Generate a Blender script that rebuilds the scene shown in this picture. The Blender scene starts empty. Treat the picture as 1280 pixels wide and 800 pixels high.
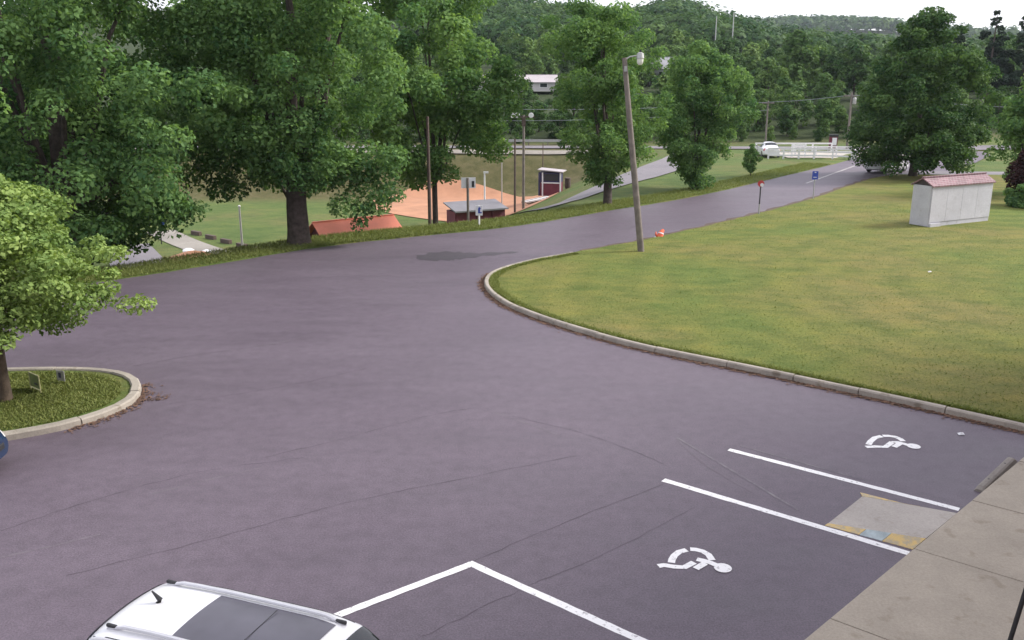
import bpy, bmesh, math, random
import numpy as np
from mathutils import Vector, Matrix

R = math.radians
random.seed(4)
rng = np.random.default_rng(7)
scene = bpy.context.scene
col = scene.collection

# ------------------------------------------------------------------ camera, sky, sun, exposure
CAM_H, PITCH, FOC = 7.4, R(15.0), 1120.0          # focal length in px of a 1280-wide frame
cam = bpy.data.cameras.new('camera')
cam.sensor_width = 36.0
cam.lens = 36.0 * FOC / 1280.0
cam.clip_start, cam.clip_end = 0.1, 6000.0
cam_o = bpy.data.objects.new('camera', cam)
cam_o.location = (0, 0, CAM_H)
cam_o.rotation_euler = (R(90) - PITCH, 0, 0)
col.objects.link(cam_o)
scene.camera = cam_o

SUN_AZ = math.atan2(0.97, 0.20)       # clockwise from +Y (straight ahead)
SUN_EL = R(36)
world = bpy.data.worlds.new('World')
scene.world = world
world.use_nodes = True
wn, wl = world.node_tree.nodes, world.node_tree.links
wn.clear()
w_out = wn.new('ShaderNodeOutputWorld')
w_bg = wn.new('ShaderNodeBackground')
w_bg.inputs['Strength'].default_value = 0.1
w_sky = wn.new('ShaderNodeTexSky')
w_sky.sky_type = 'NISHITA'
w_sky.sun_disc = False
w_sky.sun_elevation = SUN_EL
w_sky.sun_rotation = SUN_AZ
w_tc = wn.new('ShaderNodeTexCoord')
w_map = wn.new('ShaderNodeMapping')
w_map.inputs['Scale'].default_value = (1.6, 1.6, 7.0)
w_noise = wn.new('ShaderNodeTexNoise')
w_noise.inputs['Scale'].default_value = 2.2
w_noise.inputs['Detail'].default_value = 6
w_ramp = wn.new('ShaderNodeValToRGB')
w_ramp.color_ramp.elements[0].position = 0.30
w_ramp.color_ramp.elements[0].color = (0.62, 0.62, 0.62, 1)
w_ramp.color_ramp.elements[1].position = 0.55
w_ramp.color_ramp.elements[1].color = (0.93, 0.93, 0.93, 1)
w_mix = wn.new('ShaderNodeMix')
w_mix.data_type = 'RGBA'
w_mix.inputs['B'].default_value = (8.0, 8.0, 8.6, 1)
wl.new(w_tc.outputs['Generated'], w_map.inputs['Vector'])
wl.new(w_map.outputs['Vector'], w_noise.inputs['Vector'])
wl.new(w_noise.outputs['Fac'], w_ramp.inputs['Fac'])
wl.new(w_ramp.outputs['Color'], w_mix.inputs['Factor'])
wl.new(w_sky.outputs['Color'], w_mix.inputs['A'])
wl.new(w_mix.outputs['Result'], w_bg.inputs['Color'])
wl.new(w_bg.outputs['Background'], w_out.inputs['Surface'])

sun = bpy.data.lights.new('sun', 'SUN')
sun.energy = 2.7
sun.angle = R(14)
sun.color = (1.0, 0.95, 0.86)
sun_o = bpy.data.objects.new('sun', sun)
to_sun = Vector((math.sin(SUN_AZ) * math.cos(SUN_EL), math.cos(SUN_AZ) * math.cos(SUN_EL), math.sin(SUN_EL)))
sun_o.rotation_euler = to_sun.to_track_quat('Z', 'Y').to_euler()
sun_o.location = (0, 0, 60)
col.objects.link(sun_o)

vs = scene.view_settings
vs.view_transform = 'Standard'
vs.look = 'None'
vs.exposure = 0.95
vs.gamma = 1.0
vs.use_curve_mapping = False
scene.cycles.max_bounces = 6
scene.cycles.diffuse_bounces = 3
scene.cycles.transmission_bounces = 4
scene.cycles.transparent_max_bounces = 6
scene.cycles.volume_bounces = 0
scene.cycles.use_denoising = True


# ------------------------------------------------------------------ helpers
def G(u, v, z=0.0):
    """survey helper: the point of the level plane z that was measured at (u, v) in the photograph"""
    x = (u - 640) / FOC
    y = -(v - 400) / FOC
    d = (x, math.cos(PITCH) + y * math.sin(PITCH), -math.sin(PITCH) + y * math.cos(PITCH))
    t = (z - CAM_H) / d[2]
    return (d[0] * t, d[1] * t)


class MB:
    """collects shapes for ONE mesh object"""
    def __init__(s):
        s.v, s.f = [], []

    def add(s, vs, fs):
        o = len(s.v)
        s.v += [tuple(p) for p in vs]
        s.f += [tuple(i + o for i in f) for f in fs]
        return s

    def box(s, c, size, rz=0.0, m=None):
        hx, hy, hz = size[0] / 2, size[1] / 2, size[2] / 2
        cs, sn = math.cos(rz), math.sin(rz)
        p = []
        for dz in (-hz, hz):
            for dx, dy in ((-hx, -hy), (hx, -hy), (hx, hy), (-hx, hy)):
                p.append((c[0] + dx * cs - dy * sn, c[1] + dx * sn + dy * cs, c[2] + dz))
        return s.add(p, [(3, 2, 1, 0), (4, 5, 6, 7), (0, 1, 5, 4), (1, 2, 6, 5), (2, 3, 7, 6), (3, 0, 4, 7)])

    def tube(s, pts, rad, n=8, cap=True):
        rings = []
        pts = [Vector(p) for p in pts]
        if not hasattr(rad, '__len__'):
            rad = [rad] * len(pts)
        for i, p in enumerate(pts):
            d = (pts[min(i + 1, len(pts) - 1)] - pts[max(i - 1, 0)]).normalized()
            a = d.cross(Vector((0, 0, 1)))
            if a.length < 0.05:
                a = d.cross(Vector((0, 1, 0)))
            a.normalize()
            b = d.cross(a)
            rings.append([p + (a * math.cos(2 * math.pi * k / n) + b * math.sin(2 * math.pi * k / n)) * rad[i] for k in range(n)])
        vs, fs = [q for r in rings for q in r], []
        for i in range(len(rings) - 1):
            for k in range(n):
                k2 = (k + 1) % n
                fs.append((i * n + k, i * n + k2, (i + 1) * n + k2, (i + 1) * n + k))
        if cap:
            fs.append(tuple(range(n - 1, -1, -1)))
            fs.append(tuple((len(rings) - 1) * n + k for k in range(n)))
        return s.add(vs, fs)

    def prism(s, poly, z0, z1):
        n = len(poly)
        vs = [(p[0], p[1], z0) for p in poly] + [(p[0], p[1], z1) for p in poly]
        fs = [tuple(range(n - 1, -1, -1)), tuple(range(n, 2 * n))]
        fs += [(k, (k + 1) % n, (k + 1) % n + n, k + n) for k in range(n)]
        return s.add(vs, fs)

    def lathe(s, c, prof, n=16, axis='z'):
        rings = []
        for r, h in prof:
            ring = []
            for k in range(n):
                a = 2 * math.pi * k / n
                if axis == 'z':
                    ring.append((c[0] + r * math.cos(a), c[1] + r * math.sin(a), c[2] + h))
                else:
                    ring.append((c[0] + r * math.cos(a), c[1] + h, c[2] + r * math.sin(a)))
            rings.append(ring)
        vs, fs = [q for r in rings for q in r], []
        for i in range(len(rings) - 1):
            for k in range(n):
                k2 = (k + 1) % n
                f = (i * n + k, i * n + k2, (i + 1) * n + k2, (i + 1) * n + k)
                fs.append(f if axis == 'z' else f[::-1])
        fs.append(tuple(range(n - 1, -1, -1)) if axis == 'z' else tuple(range(n)))
        last = tuple((len(rings) - 1) * n + k for k in range(n))
        fs.append(last if axis == 'z' else last[::-1])
        return s.add(vs, fs)

    def build(s, name, mat, parent=None, smooth=False, bevel=0.0):
        me = bpy.data.meshes.new(name)
        me.from_pydata(s.v, [], s.f)
        me.materials.append(mat)
        if bevel or smooth:
            bm = bmesh.new()
            bm.from_mesh(me)
            if bevel:
                es = [e for e in bm.edges if len(e.link_faces) == 2 and e.calc_face_angle(0) > R(35)]
                bmesh.ops.bevel(bm, geom=es, offset=bevel, segments=2, profile=0.5, affect='EDGES', clamp_overlap=True)
            if smooth:
                for f in bm.faces:
                    f.smooth = True
                for e in bm.edges:
                    if len(e.link_faces) == 2 and e.calc_face_angle(0) > R(40):
                        e.smooth = False
            bm.to_mesh(me)
            bm.free()
        me.update()
        o = bpy.data.objects.new(name, me)
        col.objects.link(o)
        o.parent = parent
        return o


def tag(o, label=None, cat=None, group=None, kind=None):
    if label:
        o['label'] = label
    if cat:
        o['category'] = cat
    if group:
        o['group'] = group
    if kind:
        o['kind'] = kind
    return o


def thing(name, label, cat, loc=(0, 0, 0), rz=0.0, group=None):
    o = bpy.data.objects.new(name, None)
    o.empty_display_size = 0.3
    o.location = loc
    o.rotation_euler = (0, 0, rz)
    col.objects.link(o)
    return tag(o, label, cat, group)


def copy_tree(o, parent=None):
    c = o.copy()
    col.objects.link(c)
    c.parent = parent
    for ch in o.children:
        copy_tree(ch, c)
    return c


def np_mesh(name, verts, quads, mat, parent=None, tint=None):
    me = bpy.data.meshes.new(name)
    nv, nf = len(verts), len(quads)
    me.vertices.add(nv)
    me.vertices.foreach_set('co', np.asarray(verts, np.float32).ravel())
    me.loops.add(nf * 4)
    me.loops.foreach_set('vertex_index', np.asarray(quads, np.int32).ravel())
    me.polygons.add(nf)
    me.polygons.foreach_set('loop_start', np.arange(0, nf * 4, 4, dtype=np.int32))
    me.materials.append(mat)
    if tint is not None:
        at = me.attributes.new('tint', 'FLOAT', 'FACE')
        at.data.foreach_set('value', np.asarray(tint, np.float32))
    me.update(calc_edges=True)
    me.validate()
    o = bpy.data.objects.new(name, me)
    col.objects.link(o)
    o.parent = parent
    return o


# ------------------------------------------------------------------ materials
def new_mat(name):
    m = bpy.data.materials.new(name)
    m.use_nodes = True
    nt = m.node_tree
    return m, nt, nt.nodes, nt.links, nt.nodes['Principled BSDF']


def noise_node(n, l, scale, detail=4, rough=0.6, coord=None, stretch=None):
    t = n.new('ShaderNodeTexNoise')
    t.inputs['Scale'].default_value = scale
    t.inputs['Detail'].default_value = detail
    t.inputs['Roughness'].default_value = rough
    if coord is None:
        coord = n.new('ShaderNodeTexCoord').outputs['Object']
    if stretch:
        mp = n.new('ShaderNodeMapping')
        mp.inputs['Scale'].default_value = stretch[:3]
        if len(stretch) > 3:
            mp.inputs['Rotation'].default_value = (0, 0, stretch[3])
        l.new(coord, mp.inputs['Vector'])
        coord = mp.outputs['Vector']
    l.new(coord, t.inputs['Vector'])
    return t


def ramp_node(n, l, src, stops):
    r = n.new('ShaderNodeValToRGB')
    e = r.color_ramp.elements
    while len(e) < len(stops):
        e.new(0.5)
    for k, (p, c) in enumerate(stops):
        e[k].position = p
        e[k].color = (*c, 1) if len(c) == 3 else c
    l.new(src, r.inputs['Fac'])
    return r


def mix_node(n, l, fac, a, b, blend='MIX'):
    m = n.new('ShaderNodeMix')
    m.data_type = 'RGBA'
    m.blend_type = blend
    for k, s in (('Factor', fac), ('A', a), ('B', b)):
        if hasattr(s, 'links'):
            l.new(s, m.inputs[k])
        elif isinstance(s, (int, float)):
            m.inputs[k].default_value = s
        else:
            m.inputs[k].default_value = (*s, 1)
    return m.outputs['Result']


def bump_node(n, l, b, src, strength=0.3, dist=0.02):
    bp = n.new('ShaderNodeBump')
    bp.inputs['Strength'].default_value = strength
    bp.inputs['Distance'].default_value = dist
    l.new(src, bp.inputs['Height'])
    l.new(bp.outputs['Normal'], b.inputs['Normal'])


def simple(name, c, rough=0.6, metal=0.0, var=0.12, scale=6.0, bump=0.0, coat=0.0, spec=None):
    m, nt, n, l, b = new_mat(name)
    t = noise_node(n, l, scale, 5)
    lo = tuple(max(0, x * (1 - var)) for x in c)
    hi = tuple(min(1, x * (1 + var)) for x in c)
    r = ramp_node(n, l, t.outputs['Fac'], [(0.3, lo), (0.7, hi)])
    l.new(r.outputs['Color'], b.inputs['Base Color'])
    b.inputs['Roughness'].default_value = rough
    b.inputs['Metallic'].default_value = metal
    b.inputs['Coat Weight'].default_value = coat
    if spec is not None:
        b.inputs['Specular IOR Level'].default_value = spec
    if bump:
        bump_node(n, l, b, noise_node(n, l, scale * 6, 3).outputs['Fac'], bump, 0.01)
    return m


M = {}


def asphalt_mat(name, base, light, dark):
    m, nt, n, l, b = new_mat(name)
    tc = n.new('ShaderNodeTexCoord').outputs['Object']
    big = noise_node(n, l, 0.16, 5, 0.6, tc)
    mid = noise_node(n, l, 0.5, 6, 0.65, tc, (0.45, 1.6, 1, R(-22)))
    fine = noise_node(n, l, 34, 3, 0.8, tc)
    c1 = ramp_node(n, l, big.outputs['Fac'], [(0.3, dark), (0.52, base), (0.72, light)])
    c2 = ramp_node(n, l, mid.outputs['Fac'], [(0.32, (0.90, 0.90, 0.90)), (0.5, (1, 1, 1)), (0.7, (1.06, 1.06, 1.06))])
    mot = noise_node(n, l, 3.4, 5, 0.7, tc)
    c4 = ramp_node(n, l, mot.outputs['Fac'], [(0.32, (0.86, 0.86, 0.86)), (0.5, (1, 1, 1)), (0.68, (1.12, 1.12, 1.12))])
    c3 = ramp_node(n, l, fine.outputs['Fac'], [(0.28, (0.60, 0.60, 0.60)), (0.5, (1, 1, 1)), (0.76, (1.55, 1.53, 1.53))])
    x = mix_node(n, l, 1.0, c1.outputs['Color'], c2.outputs['Color'], 'MULTIPLY')
    x = mix_node(n, l, 1.0, x, c3.outputs['Color'], 'MULTIPLY')
    x = mix_node(n, l, 1.0, x, c4.outputs['Color'], 'MULTIPLY')
    l.new(x, b.inputs['Base Color'])
    rr = ramp_node(n, l, mid.outputs['Fac'], [(0.3, (0.52,) * 3), (0.7, (0.64,) * 3)])
    l.new(rr.outputs['Color'], b.inputs['Roughness'])
    b.inputs['Specular IOR Level'].default_value = 0.5
    bump_node(n, l, b, fine.outputs['Fac'], 0.35, 0.008)
    return m


M['asphalt'] = asphalt_mat('asphalt', (0.104, 0.082, 0.107), (0.112, 0.089, 0.115), (0.094, 0.073, 0.097))
M['fresh_asphalt'] = asphalt_mat('fresh_asphalt', (0.052, 0.043, 0.055), (0.062, 0.052, 0.065), (0.044, 0.037, 0.047))
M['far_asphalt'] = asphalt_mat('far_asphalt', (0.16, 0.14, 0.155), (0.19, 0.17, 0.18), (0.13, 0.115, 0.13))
M['gravel'] = asphalt_mat('gravel', (0.24, 0.215, 0.185), (0.30, 0.27, 0.235), (0.17, 0.15, 0.13))
M['crack'] = simple('crack_filler', (0.082, 0.064, 0.084), 0.7, var=0.35, scale=1.5)
M['scuff'] = simple('scuff', (0.140, 0.120, 0.142), 0.8, var=0.2, scale=2)


def grass_mat(name, green, olive, dry, stripes=True, patch=0.11):
    m, nt, n, l, b = new_mat(name)
    tc = n.new('ShaderNodeTexCoord').outputs['Object']
    big = noise_node(n, l, patch, 4, 0.55, tc)
    mid = noise_node(n, l, 0.55, 6, 0.7, tc, (1, 1.7, 1, R(30)))
    fine = noise_node(n, l, 16, 4, 0.85, tc)
    c1 = ramp_node(n, l, big.outputs['Fac'], [(0.38, green), (0.5, olive), (0.62, dry)])
    c2 = ramp_node(n, l, mid.outputs['Fac'], [(0.33, (0.66, 0.78, 0.7)), (0.5, (1, 1, 1)), (0.68, (1.28, 1.15, 1.06))])
    c3 = ramp_node(n, l, fine.outputs['Fac'], [(0.3, (0.55, 0.6, 0.55)), (0.5, (1, 1, 1)), (0.72, (1.45, 1.38, 1.3))])
    x = mix_node(n, l, 1.0, c1.outputs['Color'], c2.outputs['Color'], 'MULTIPLY')
    x = mix_node(n, l, 1.0, x, c3.outputs['Color'], 'MULTIPLY')
    if stripes:
        w = n.new('ShaderNodeTexWave')
        w.wave_type = 'RINGS'
        w.rings_direction = 'Z'
        w.inputs['Scale'].default_value = 0.19
        w.inputs['Distortion'].default_value = 2.2
        w.inputs['Detail'].default_value = 2
        mp = n.new('ShaderNodeMapping')
        mp.inputs['Location'].default_value = (-24, -30, 0)
        l.new(tc, mp.inputs['Vector'])
        l.new(mp.outputs['Vector'], w.inputs['Vector'])
        c4 = ramp_node(n, l, w.outputs['Fac'], [(0.2, (0.95, 0.96, 0.95)), (0.8, (1.04, 1.03, 1.02))])
        x = mix_node(n, l, 1.0, x, c4.outputs['Color'], 'MULTIPLY')
    l.new(x, b.inputs['Base Color'])
    b.inputs['Roughness'].default_value = 0.9
    b.inputs['Specular IOR Level'].default_value = 0.15
    bump_node(n, l, b, fine.outputs['Fac'], 0.8, 0.05)
    return m


M['lawn'] = grass_mat('lawn_grass', (0.112, 0.148, 0.038), (0.140, 0.154, 0.042), (0.164, 0.156, 0.054))
M['verge'] = grass_mat('verge_grass', (0.085, 0.125, 0.034), (0.105, 0.140, 0.040), (0.135, 0.145, 0.05), False, 0.4)
M['field'] = grass_mat('field_grass', (0.100, 0.150, 0.045), (0.112, 0.155, 0.048), (0.125, 0.160, 0.052), False)


def ground_mat():
    """field grass, dry bank grass and woodland floor, chosen by where the ground lies"""
    m = grass_mat('ground_cover', (0.085, 0.125, 0.038), (0.100, 0.135, 0.042), (0.120, 0.130, 0.05), False)
    nt = m.node_tree
    n, l = nt.nodes, nt.links
    b = n['Principled BSDF']
    src = b.inputs['Base Color'].links[0].from_socket
    at = n.new('ShaderNodeAttribute')
    at.attribute_name = 'zone'
    sep = n.new('ShaderNodeSeparateColor')
    l.new(at.outputs['Color'], sep.inputs['Color'])
    t = noise_node(n, l, 0.9, 5, 0.7)
    bank = ramp_node(n, l, t.outputs['Fac'], [(0.3, (0.062, 0.066, 0.026)), (0.5, (0.100, 0.094, 0.042)), (0.7, (0.140, 0.120, 0.064))])
    wood = ramp_node(n, l, t.outputs['Fac'], [(0.3, (0.022, 0.036, 0.014)), (0.7, (0.045, 0.062, 0.022))])
    x = mix_node(n, l, sep.outputs['Red'], src, bank.outputs['Color'])
    x = mix_node(n, l, sep.outputs['Green'], x, wood.outputs['Color'])
    l.new(x, b.inputs['Base Color'])
    return m


M['ground'] = ground_mat()
M['dirt'] = simple('infield_dirt', (0.38, 0.19, 0.112), 0.95, var=0.22, scale=0.35)
M['soil'] = simple('bare_soil', (0.085, 0.058, 0.045), 0.95, var=0.4, scale=2.5, bump=0.5)


def concrete_mat(name, c, stain=0.5):
    m, nt, n, l, b = new_mat(name)
    tc = n.new('ShaderNodeTexCoord').outputs['Object']
    big = noise_node(n, l, 0.9, 6, 0.7, tc)
    fine = noise_node(n, l, 26, 4, 0.8, tc)
    sp = noise_node(n, l, 3.2, 3, 0.5, tc)
    c1 = ramp_node(n, l, big.outputs['Fac'], [(0.3, tuple(x * (1 - 0.35 * stain) for x in c)), (0.55, c), (0.75, tuple(min(1, x * 1.12) for x in c))])
    c2 = ramp_node(n, l, fine.outputs['Fac'], [(0.3, (0.84,) * 3), (0.7, (1.12,) * 3)])
    c3 = ramp_node(n, l, sp.outputs['Fac'], [(0.30, (0.62, 0.58, 0.52)), (0.40, (1, 1, 1))])
    x = mix_node(n, l, 1.0, c1.outputs['Color'], c2.outputs['Color'], 'MULTIPLY')
    x = mix_node(n, l, stain, x, c3.outputs['Color'], 'MULTIPLY')
    l.new(x, b.inputs['Base Color'])
    b.inputs['Roughness'].default_value = 0.88
    b.inputs['Specular IOR Level'].default_value = 0.3
    bump_node(n, l, b, fine.outputs['Fac'], 0.25, 0.006)
    return m


M['sidewalk'] = concrete_mat('sidewalk_concrete', (0.385, 0.338, 0.280), 0.45)
M['kerb'] = concrete_mat('kerb_concrete', (0.34, 0.305, 0.265), 0.9)
M['old_concrete'] = concrete_mat('old_grey_concrete', (0.25, 0.225, 0.205), 0.7)
M['ramp'] = concrete_mat('ramp_concrete', (0.40, 0.365, 0.335), 0.4)


def worn_paint(name, c, under, lo=0.33, hi=0.45, scale=11):
    m, nt, n, l, b = new_mat(name)
    t = noise_node(n, l, scale, 6, 0.75)
    r = ramp_node(n, l, t.outputs['Fac'], [(lo, (0, 0, 0)), (hi, (1, 1, 1))])
    l.new(mix_node(n, l, r.outputs['Color'], under, c), b.inputs['Base Color'])
    b.inputs['Roughness'].default_value = 0.65
    return m


M['paint'] = worn_paint('road_paint', (0.80, 0.79, 0.80), (0.26, 0.24, 0.26))
M['old_paint'] = worn_paint('worn_road_paint', (0.20, 0.18, 0.195), (0.112, 0.095, 0.118), 0.42, 0.66, 4)
M['lane_paint'] = worn_paint('worn_lane_paint', (0.44, 0.42, 0.41), (0.17, 0.15, 0.165), 0.38, 0.52, 4)
M['yellow'] = worn_paint('yellow_kerb_paint', (0.60, 0.43, 0.17), (0.40, 0.34, 0.24), 0.42, 0.56, 7)
M['blue_grey'] = simple('faded_blue_paint', (0.36, 0.42, 0.44), 0.8, var=0.25, scale=6)
M['bark'] = simple('bark', (0.072, 0.056, 0.050), 0.95, var=0.45, scale=5, bump=0.8)
M['pale_bark'] = simple('pale_bark', (0.135, 0.100, 0.076), 0.95, var=0.4, scale=6, bump=0.8)
M['pole_wood'] = simple('weathered_pole_wood', (0.175, 0.150, 0.135), 0.9, var=0.3, scale=3, bump=0.4)
M['brown_pole'] = simple('brown_pole', (0.095, 0.068, 0.058), 0.85, var=0.25, scale=4)
M['grey_metal'] = simple('galvanised_steel', (0.40, 0.40, 0.40), 0.5, 0.4, 0.1, 5)
M['dark_metal'] = simple('dark_metal', (0.030, 0.030, 0.034), 0.5, 0.3, 0.2, 8)
M['white_metal'] = simple('white_painted_metal', (0.74, 0.73, 0.74), 0.5, 0, 0.06, 5)
M['white_board'] = simple('white_board', (0.70, 0.70, 0.73), 0.6, 0, 0.08, 3)
M['sign_blue'] = simple('sign_blue', (0.035, 0.070, 0.36), 0.5, 0, 0.1, 6)
M['sign_red'] = simple('sign_red', (0.45, 0.050, 0.055), 0.5, 0, 0.15, 6)
M['orange'] = simple('orange_plastic', (0.72, 0.125, 0.050), 0.5, 0, 0.12, 6)
M['maroon'] = simple('maroon_paint', (0.125, 0.022, 0.040), 0.7, 0, 0.2, 2)
M['navy'] = simple('navy_paint', (0.030, 0.027, 0.085), 0.6, 0, 0.2, 3)
M['lamp_glass'] = simple('lamp_glass', (0.75, 0.75, 0.72), 0.3, 0, 0.05, 6)
M['rubber'] = simple('black_rubber', (0.018, 0.018, 0.019), 0.85, 0, 0.2, 8)
M['trim'] = simple('black_trim', (0.022, 0.022, 0.026), 0.55, 0, 0.15, 8)
M['rim'] = simple('alloy_rim', (0.48, 0.48, 0.50), 0.35, 0.8, 0.05, 8)
M['car_white'] = simple('white_car_paint', (0.76, 0.76, 0.79), 0.30, 0, 0.02, 2, coat=0.6)
M['car_blue'] = simple('blue_car_paint', (0.014, 0.034, 0.090), 0.30, 0.25, 0.05, 2, coat=0.7)
M['car_dark'] = simple('charcoal_car_paint', (0.035, 0.036, 0.042), 0.3, 0.2, 0.05, 2, coat=0.6)
M['rail_grey'] = simple('silver_roof_rail', (0.62, 0.62, 0.66), 0.4, 0.35, 0.05, 6)
M['red_lens'] = simple('red_lamp_lens', (0.40, 0.02, 0.025), 0.2, 0, 0.05, 8)
M['clear_lens'] = simple('clear_lamp_lens', (0.78, 0.78, 0.80), 0.12, 0.2, 0.05, 8)
M['plate'] = simple('number_plate', (0.6, 0.6, 0.58), 0.5, 0, 0.05, 8)
M['litter'] = simple('dry_leaf_litter', (0.150, 0.085, 0.058), 0.95, 0, 0.45, 3)
M['shed_white'] = concrete_mat('whitewashed_panel', (0.52, 0.515, 0.56), 0.3)
M['gable'] = simple('dark_gable_boards', (0.070, 0.055, 0.058), 0.8, 0, 0.25, 4)
M['far_wall'] = simple('pale_wall', (0.50, 0.47, 0.47), 0.8, 0, 0.1, 0.6)
M['far_roof'] = simple('pale_metal_roof', (0.40, 0.355, 0.37), 0.55, 0.1, 0.1, 0.5)
M['grey_roof'] = simple('grey_flat_roof', (0.36, 0.35, 0.375), 0.8, 0, 0.15, 0.8)
M['dugout_roof'] = simple('grey_corrugated_roof', (0.18, 0.175, 0.195), 0.75, 0.1, 0.15, 0.8)
M['brick'] = simple('red_brick', (0.20, 0.09, 0.07), 0.9, 0, 0.25, 2)
M['wire'] = simple('overhead_wire', (0.20, 0.22, 0.24), 0.6, 0, 0.1, 3)


def glass_mat(name, c, rough=0.06):
    m, nt, n, l, b = new_mat(name)
    t = noise_node(n, l, 1.3, 3)
    r = ramp_node(n, l, t.outputs['Fac'], [(0.3, tuple(x * 0.8 for x in c)), (0.7, tuple(x * 1.2 for x in c))])
    l.new(r.outputs['Color'], b.inputs['Base Color'])
    b.inputs['Roughness'].default_value = rough
    b.inputs['Specular IOR Level'].default_value = 0.6
    return m


M['car_glass'] = glass_mat('tinted_car_glass', (0.020, 0.022, 0.028))
M['roof_glass'] = glass_mat('sunroof_glass', (0.085, 0.080, 0.105), 0.2)  # base lightened, the sky's reflection is put into the colour
M['window'] = glass_mat('window_glass', (0.03, 0.035, 0.04), 0.1)


def tile_mat(name, c, d, scale, squash=1.0):
    m, nt, n, l, b = new_mat(name)
    bt = n.new('ShaderNodeTexBrick')
    bt.inputs['Scale'].default_value = scale
    bt.inputs['Color1'].default_value = (*c, 1)
    bt.inputs['Color2'].default_value = (*[x * 0.66 for x in c], 1)
    bt.inputs['Mortar'].default_value = (*d, 1)
    bt.inputs['Mortar Size'].default_value = 0.03
    bt.inputs['Brick Width'].default_value = 0.5
    bt.inputs['Row Height'].default_value = 0.28
    l.new(n.new('ShaderNodeTexCoord').outputs['Object'], bt.inputs['Vector'])
    t = noise_node(n, l, 1.4, 4)
    r = ramp_node(n, l, t.outputs['Fac'], [(0.3, (0.8,) * 3), (0.7, (1.15,) * 3)])
    l.new(mix_node(n, l, 1.0, bt.outputs['Color'], r.outputs['Color'], 'MULTIPLY'), b.inputs['Base Color'])
    b.inputs['Roughness'].default_value = 0.85
    bump_node(n, l, b, bt.outputs['Fac'], 0.3, 0.01)
    return m


M['shed_roof'] = tile_mat('red_shingles', (0.25, 0.135, 0.155), (0.30, 0.24, 0.25), 2.2)
M['red_roof'] = simple('orange_red_roof', (0.85, 0.27, 0.185), 0.6, 0, 0.10, 0.7)


def leaf_mat(name, dark, light, trans=0.30, obj_var=0.0):
    m, nt, n, l, b = new_mat(name)
    n.remove(b)
    out = n['Material Output']
    at = n.new('ShaderNodeAttribute')
    at.attribute_name = 'tint'
    r = ramp_node(n, l, at.outputs['Fac'], [(0.0, dark), (0.55, tuple((a + c) / 2 for a, c in zip(dark, light))), (1.0, light)])
    cs = r.outputs['Color']
    if obj_var:
        oi = n.new('ShaderNodeObjectInfo')
        hs = n.new('ShaderNodeHueSaturation')
        mr = n.new('ShaderNodeMapRange')
        l.new(oi.outputs['Random'], mr.inputs['Value'])
        mr.inputs['To Min'].default_value = 1 - obj_var
        mr.inputs['To Max'].default_value = 1 + obj_var
        l.new(mr.outputs['Result'], hs.inputs['Value'])
        mh = n.new('ShaderNodeMath')
        mh.operation = 'MULTIPLY_ADD'
        l.new(oi.outputs['Random'], mh.inputs[0])
        mh.inputs[1].default_value = -0.035
        mh.inputs[2].default_value = 0.515
        l.new(mh.outputs['Value'], hs.inputs['Hue'])
        l.new(cs, hs.inputs['Color'])
        cs = hs.outputs['Color']
    d = n.new('ShaderNodeBsdfPrincipled')
    d.inputs['Roughness'].default_value = 0.6
    d.inputs['Specular IOR Level'].default_value = 0.10
    t = n.new('ShaderNodeBsdfTranslucent')
    mx = n.new('ShaderNodeMixShader')
    mx.inputs['Fac'].default_value = trans
    l.new(cs, d.inputs['Base Color'])
    l.new(mix_node(n, l, 1.0, cs, (1.25, 1.25, 0.7), 'MULTIPLY'), t.inputs['Color'])
    l.new(d.outputs['BSDF'], mx.inputs[1])
    l.new(t.outputs['BSDF'], mx.inputs[2])
    l.new(mx.outputs['Shader'], out.inputs['Surface'])
    return m


M['leaf_near'] = leaf_mat('young_tree_leaves', (0.125, 0.205, 0.058), (0.310, 0.410, 0.130))
M['leaf_maple'] = leaf_mat('maple_leaves', (0.062, 0.142, 0.058), (0.205, 0.330, 0.115), 0.42)
M['leaf_mid'] = leaf_mat('mid_green_leaves', (0.068, 0.152, 0.056), (0.215, 0.340, 0.112), 0.42)
M['leaf_dark'] = leaf_mat('dark_leaves', (0.024, 0.070, 0.026), (0.112, 0.190, 0.056), 0.30)
M['leaf_purple'] = leaf_mat('purple_leaves', (0.022, 0.012, 0.014), (0.085, 0.040, 0.040))
M['leaf_far'] = leaf_mat('woodland_leaves', (0.032, 0.090, 0.030), (0.140, 0.225, 0.064), 0.28, 0.40)
M['needle'] = leaf_mat('pine_needles', (0.012, 0.028, 0.018), (0.040, 0.062, 0.034), 0.1, 0.1)
M['grass_blade'] = leaf_mat('grass_blades', (0.135, 0.175, 0.050), (0.250, 0.265, 0.095), 0.25)

# ------------------------------------------------------------------ terrain
EDGE = np.array([(-75, 2), (-45, 15), (-30, 23.5), (-20, 30), (-14.5, 34.3), (-8.8, 40.5), (-4.7, 43.4), (0, 46.5),
                 (6.1, 52.8), (12.9, 60.1), (24, 75.2), (31, 85.0), (36, 93.5)], float)


def smooth(a, b, x):
    t = np.clip((x - a) / (b - a), 0, 1)
    return t * t * (3 - 2 * t)


def edge_dist(x, y):
    """signed distance from the lot's far edge, positive on the ball field side"""
    x, y = np.asarray(x, float), np.asarray(y, float)
    best = np.full(x.shape, 1e9)
    sgn = np.ones(x.shape)
    for a, b in zip(EDGE[:-1], EDGE[1:]):
        d = b - a
        t = np.clip(((x - a[0]) * d[0] + (y - a[1]) * d[1]) / (d @ d), 0, 1)
        px, py = a[0] + t * d[0], a[1] + t * d[1]
        q = np.hypot(x - px, y - py)
        s = np.sign(d[0] * (y - a[1]) - d[1] * (x - a[0]))
        m = q < best
        best = np.where(m, q, best)
        sgn = np.where(m, s, sgn)
    return best * sgn


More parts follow.
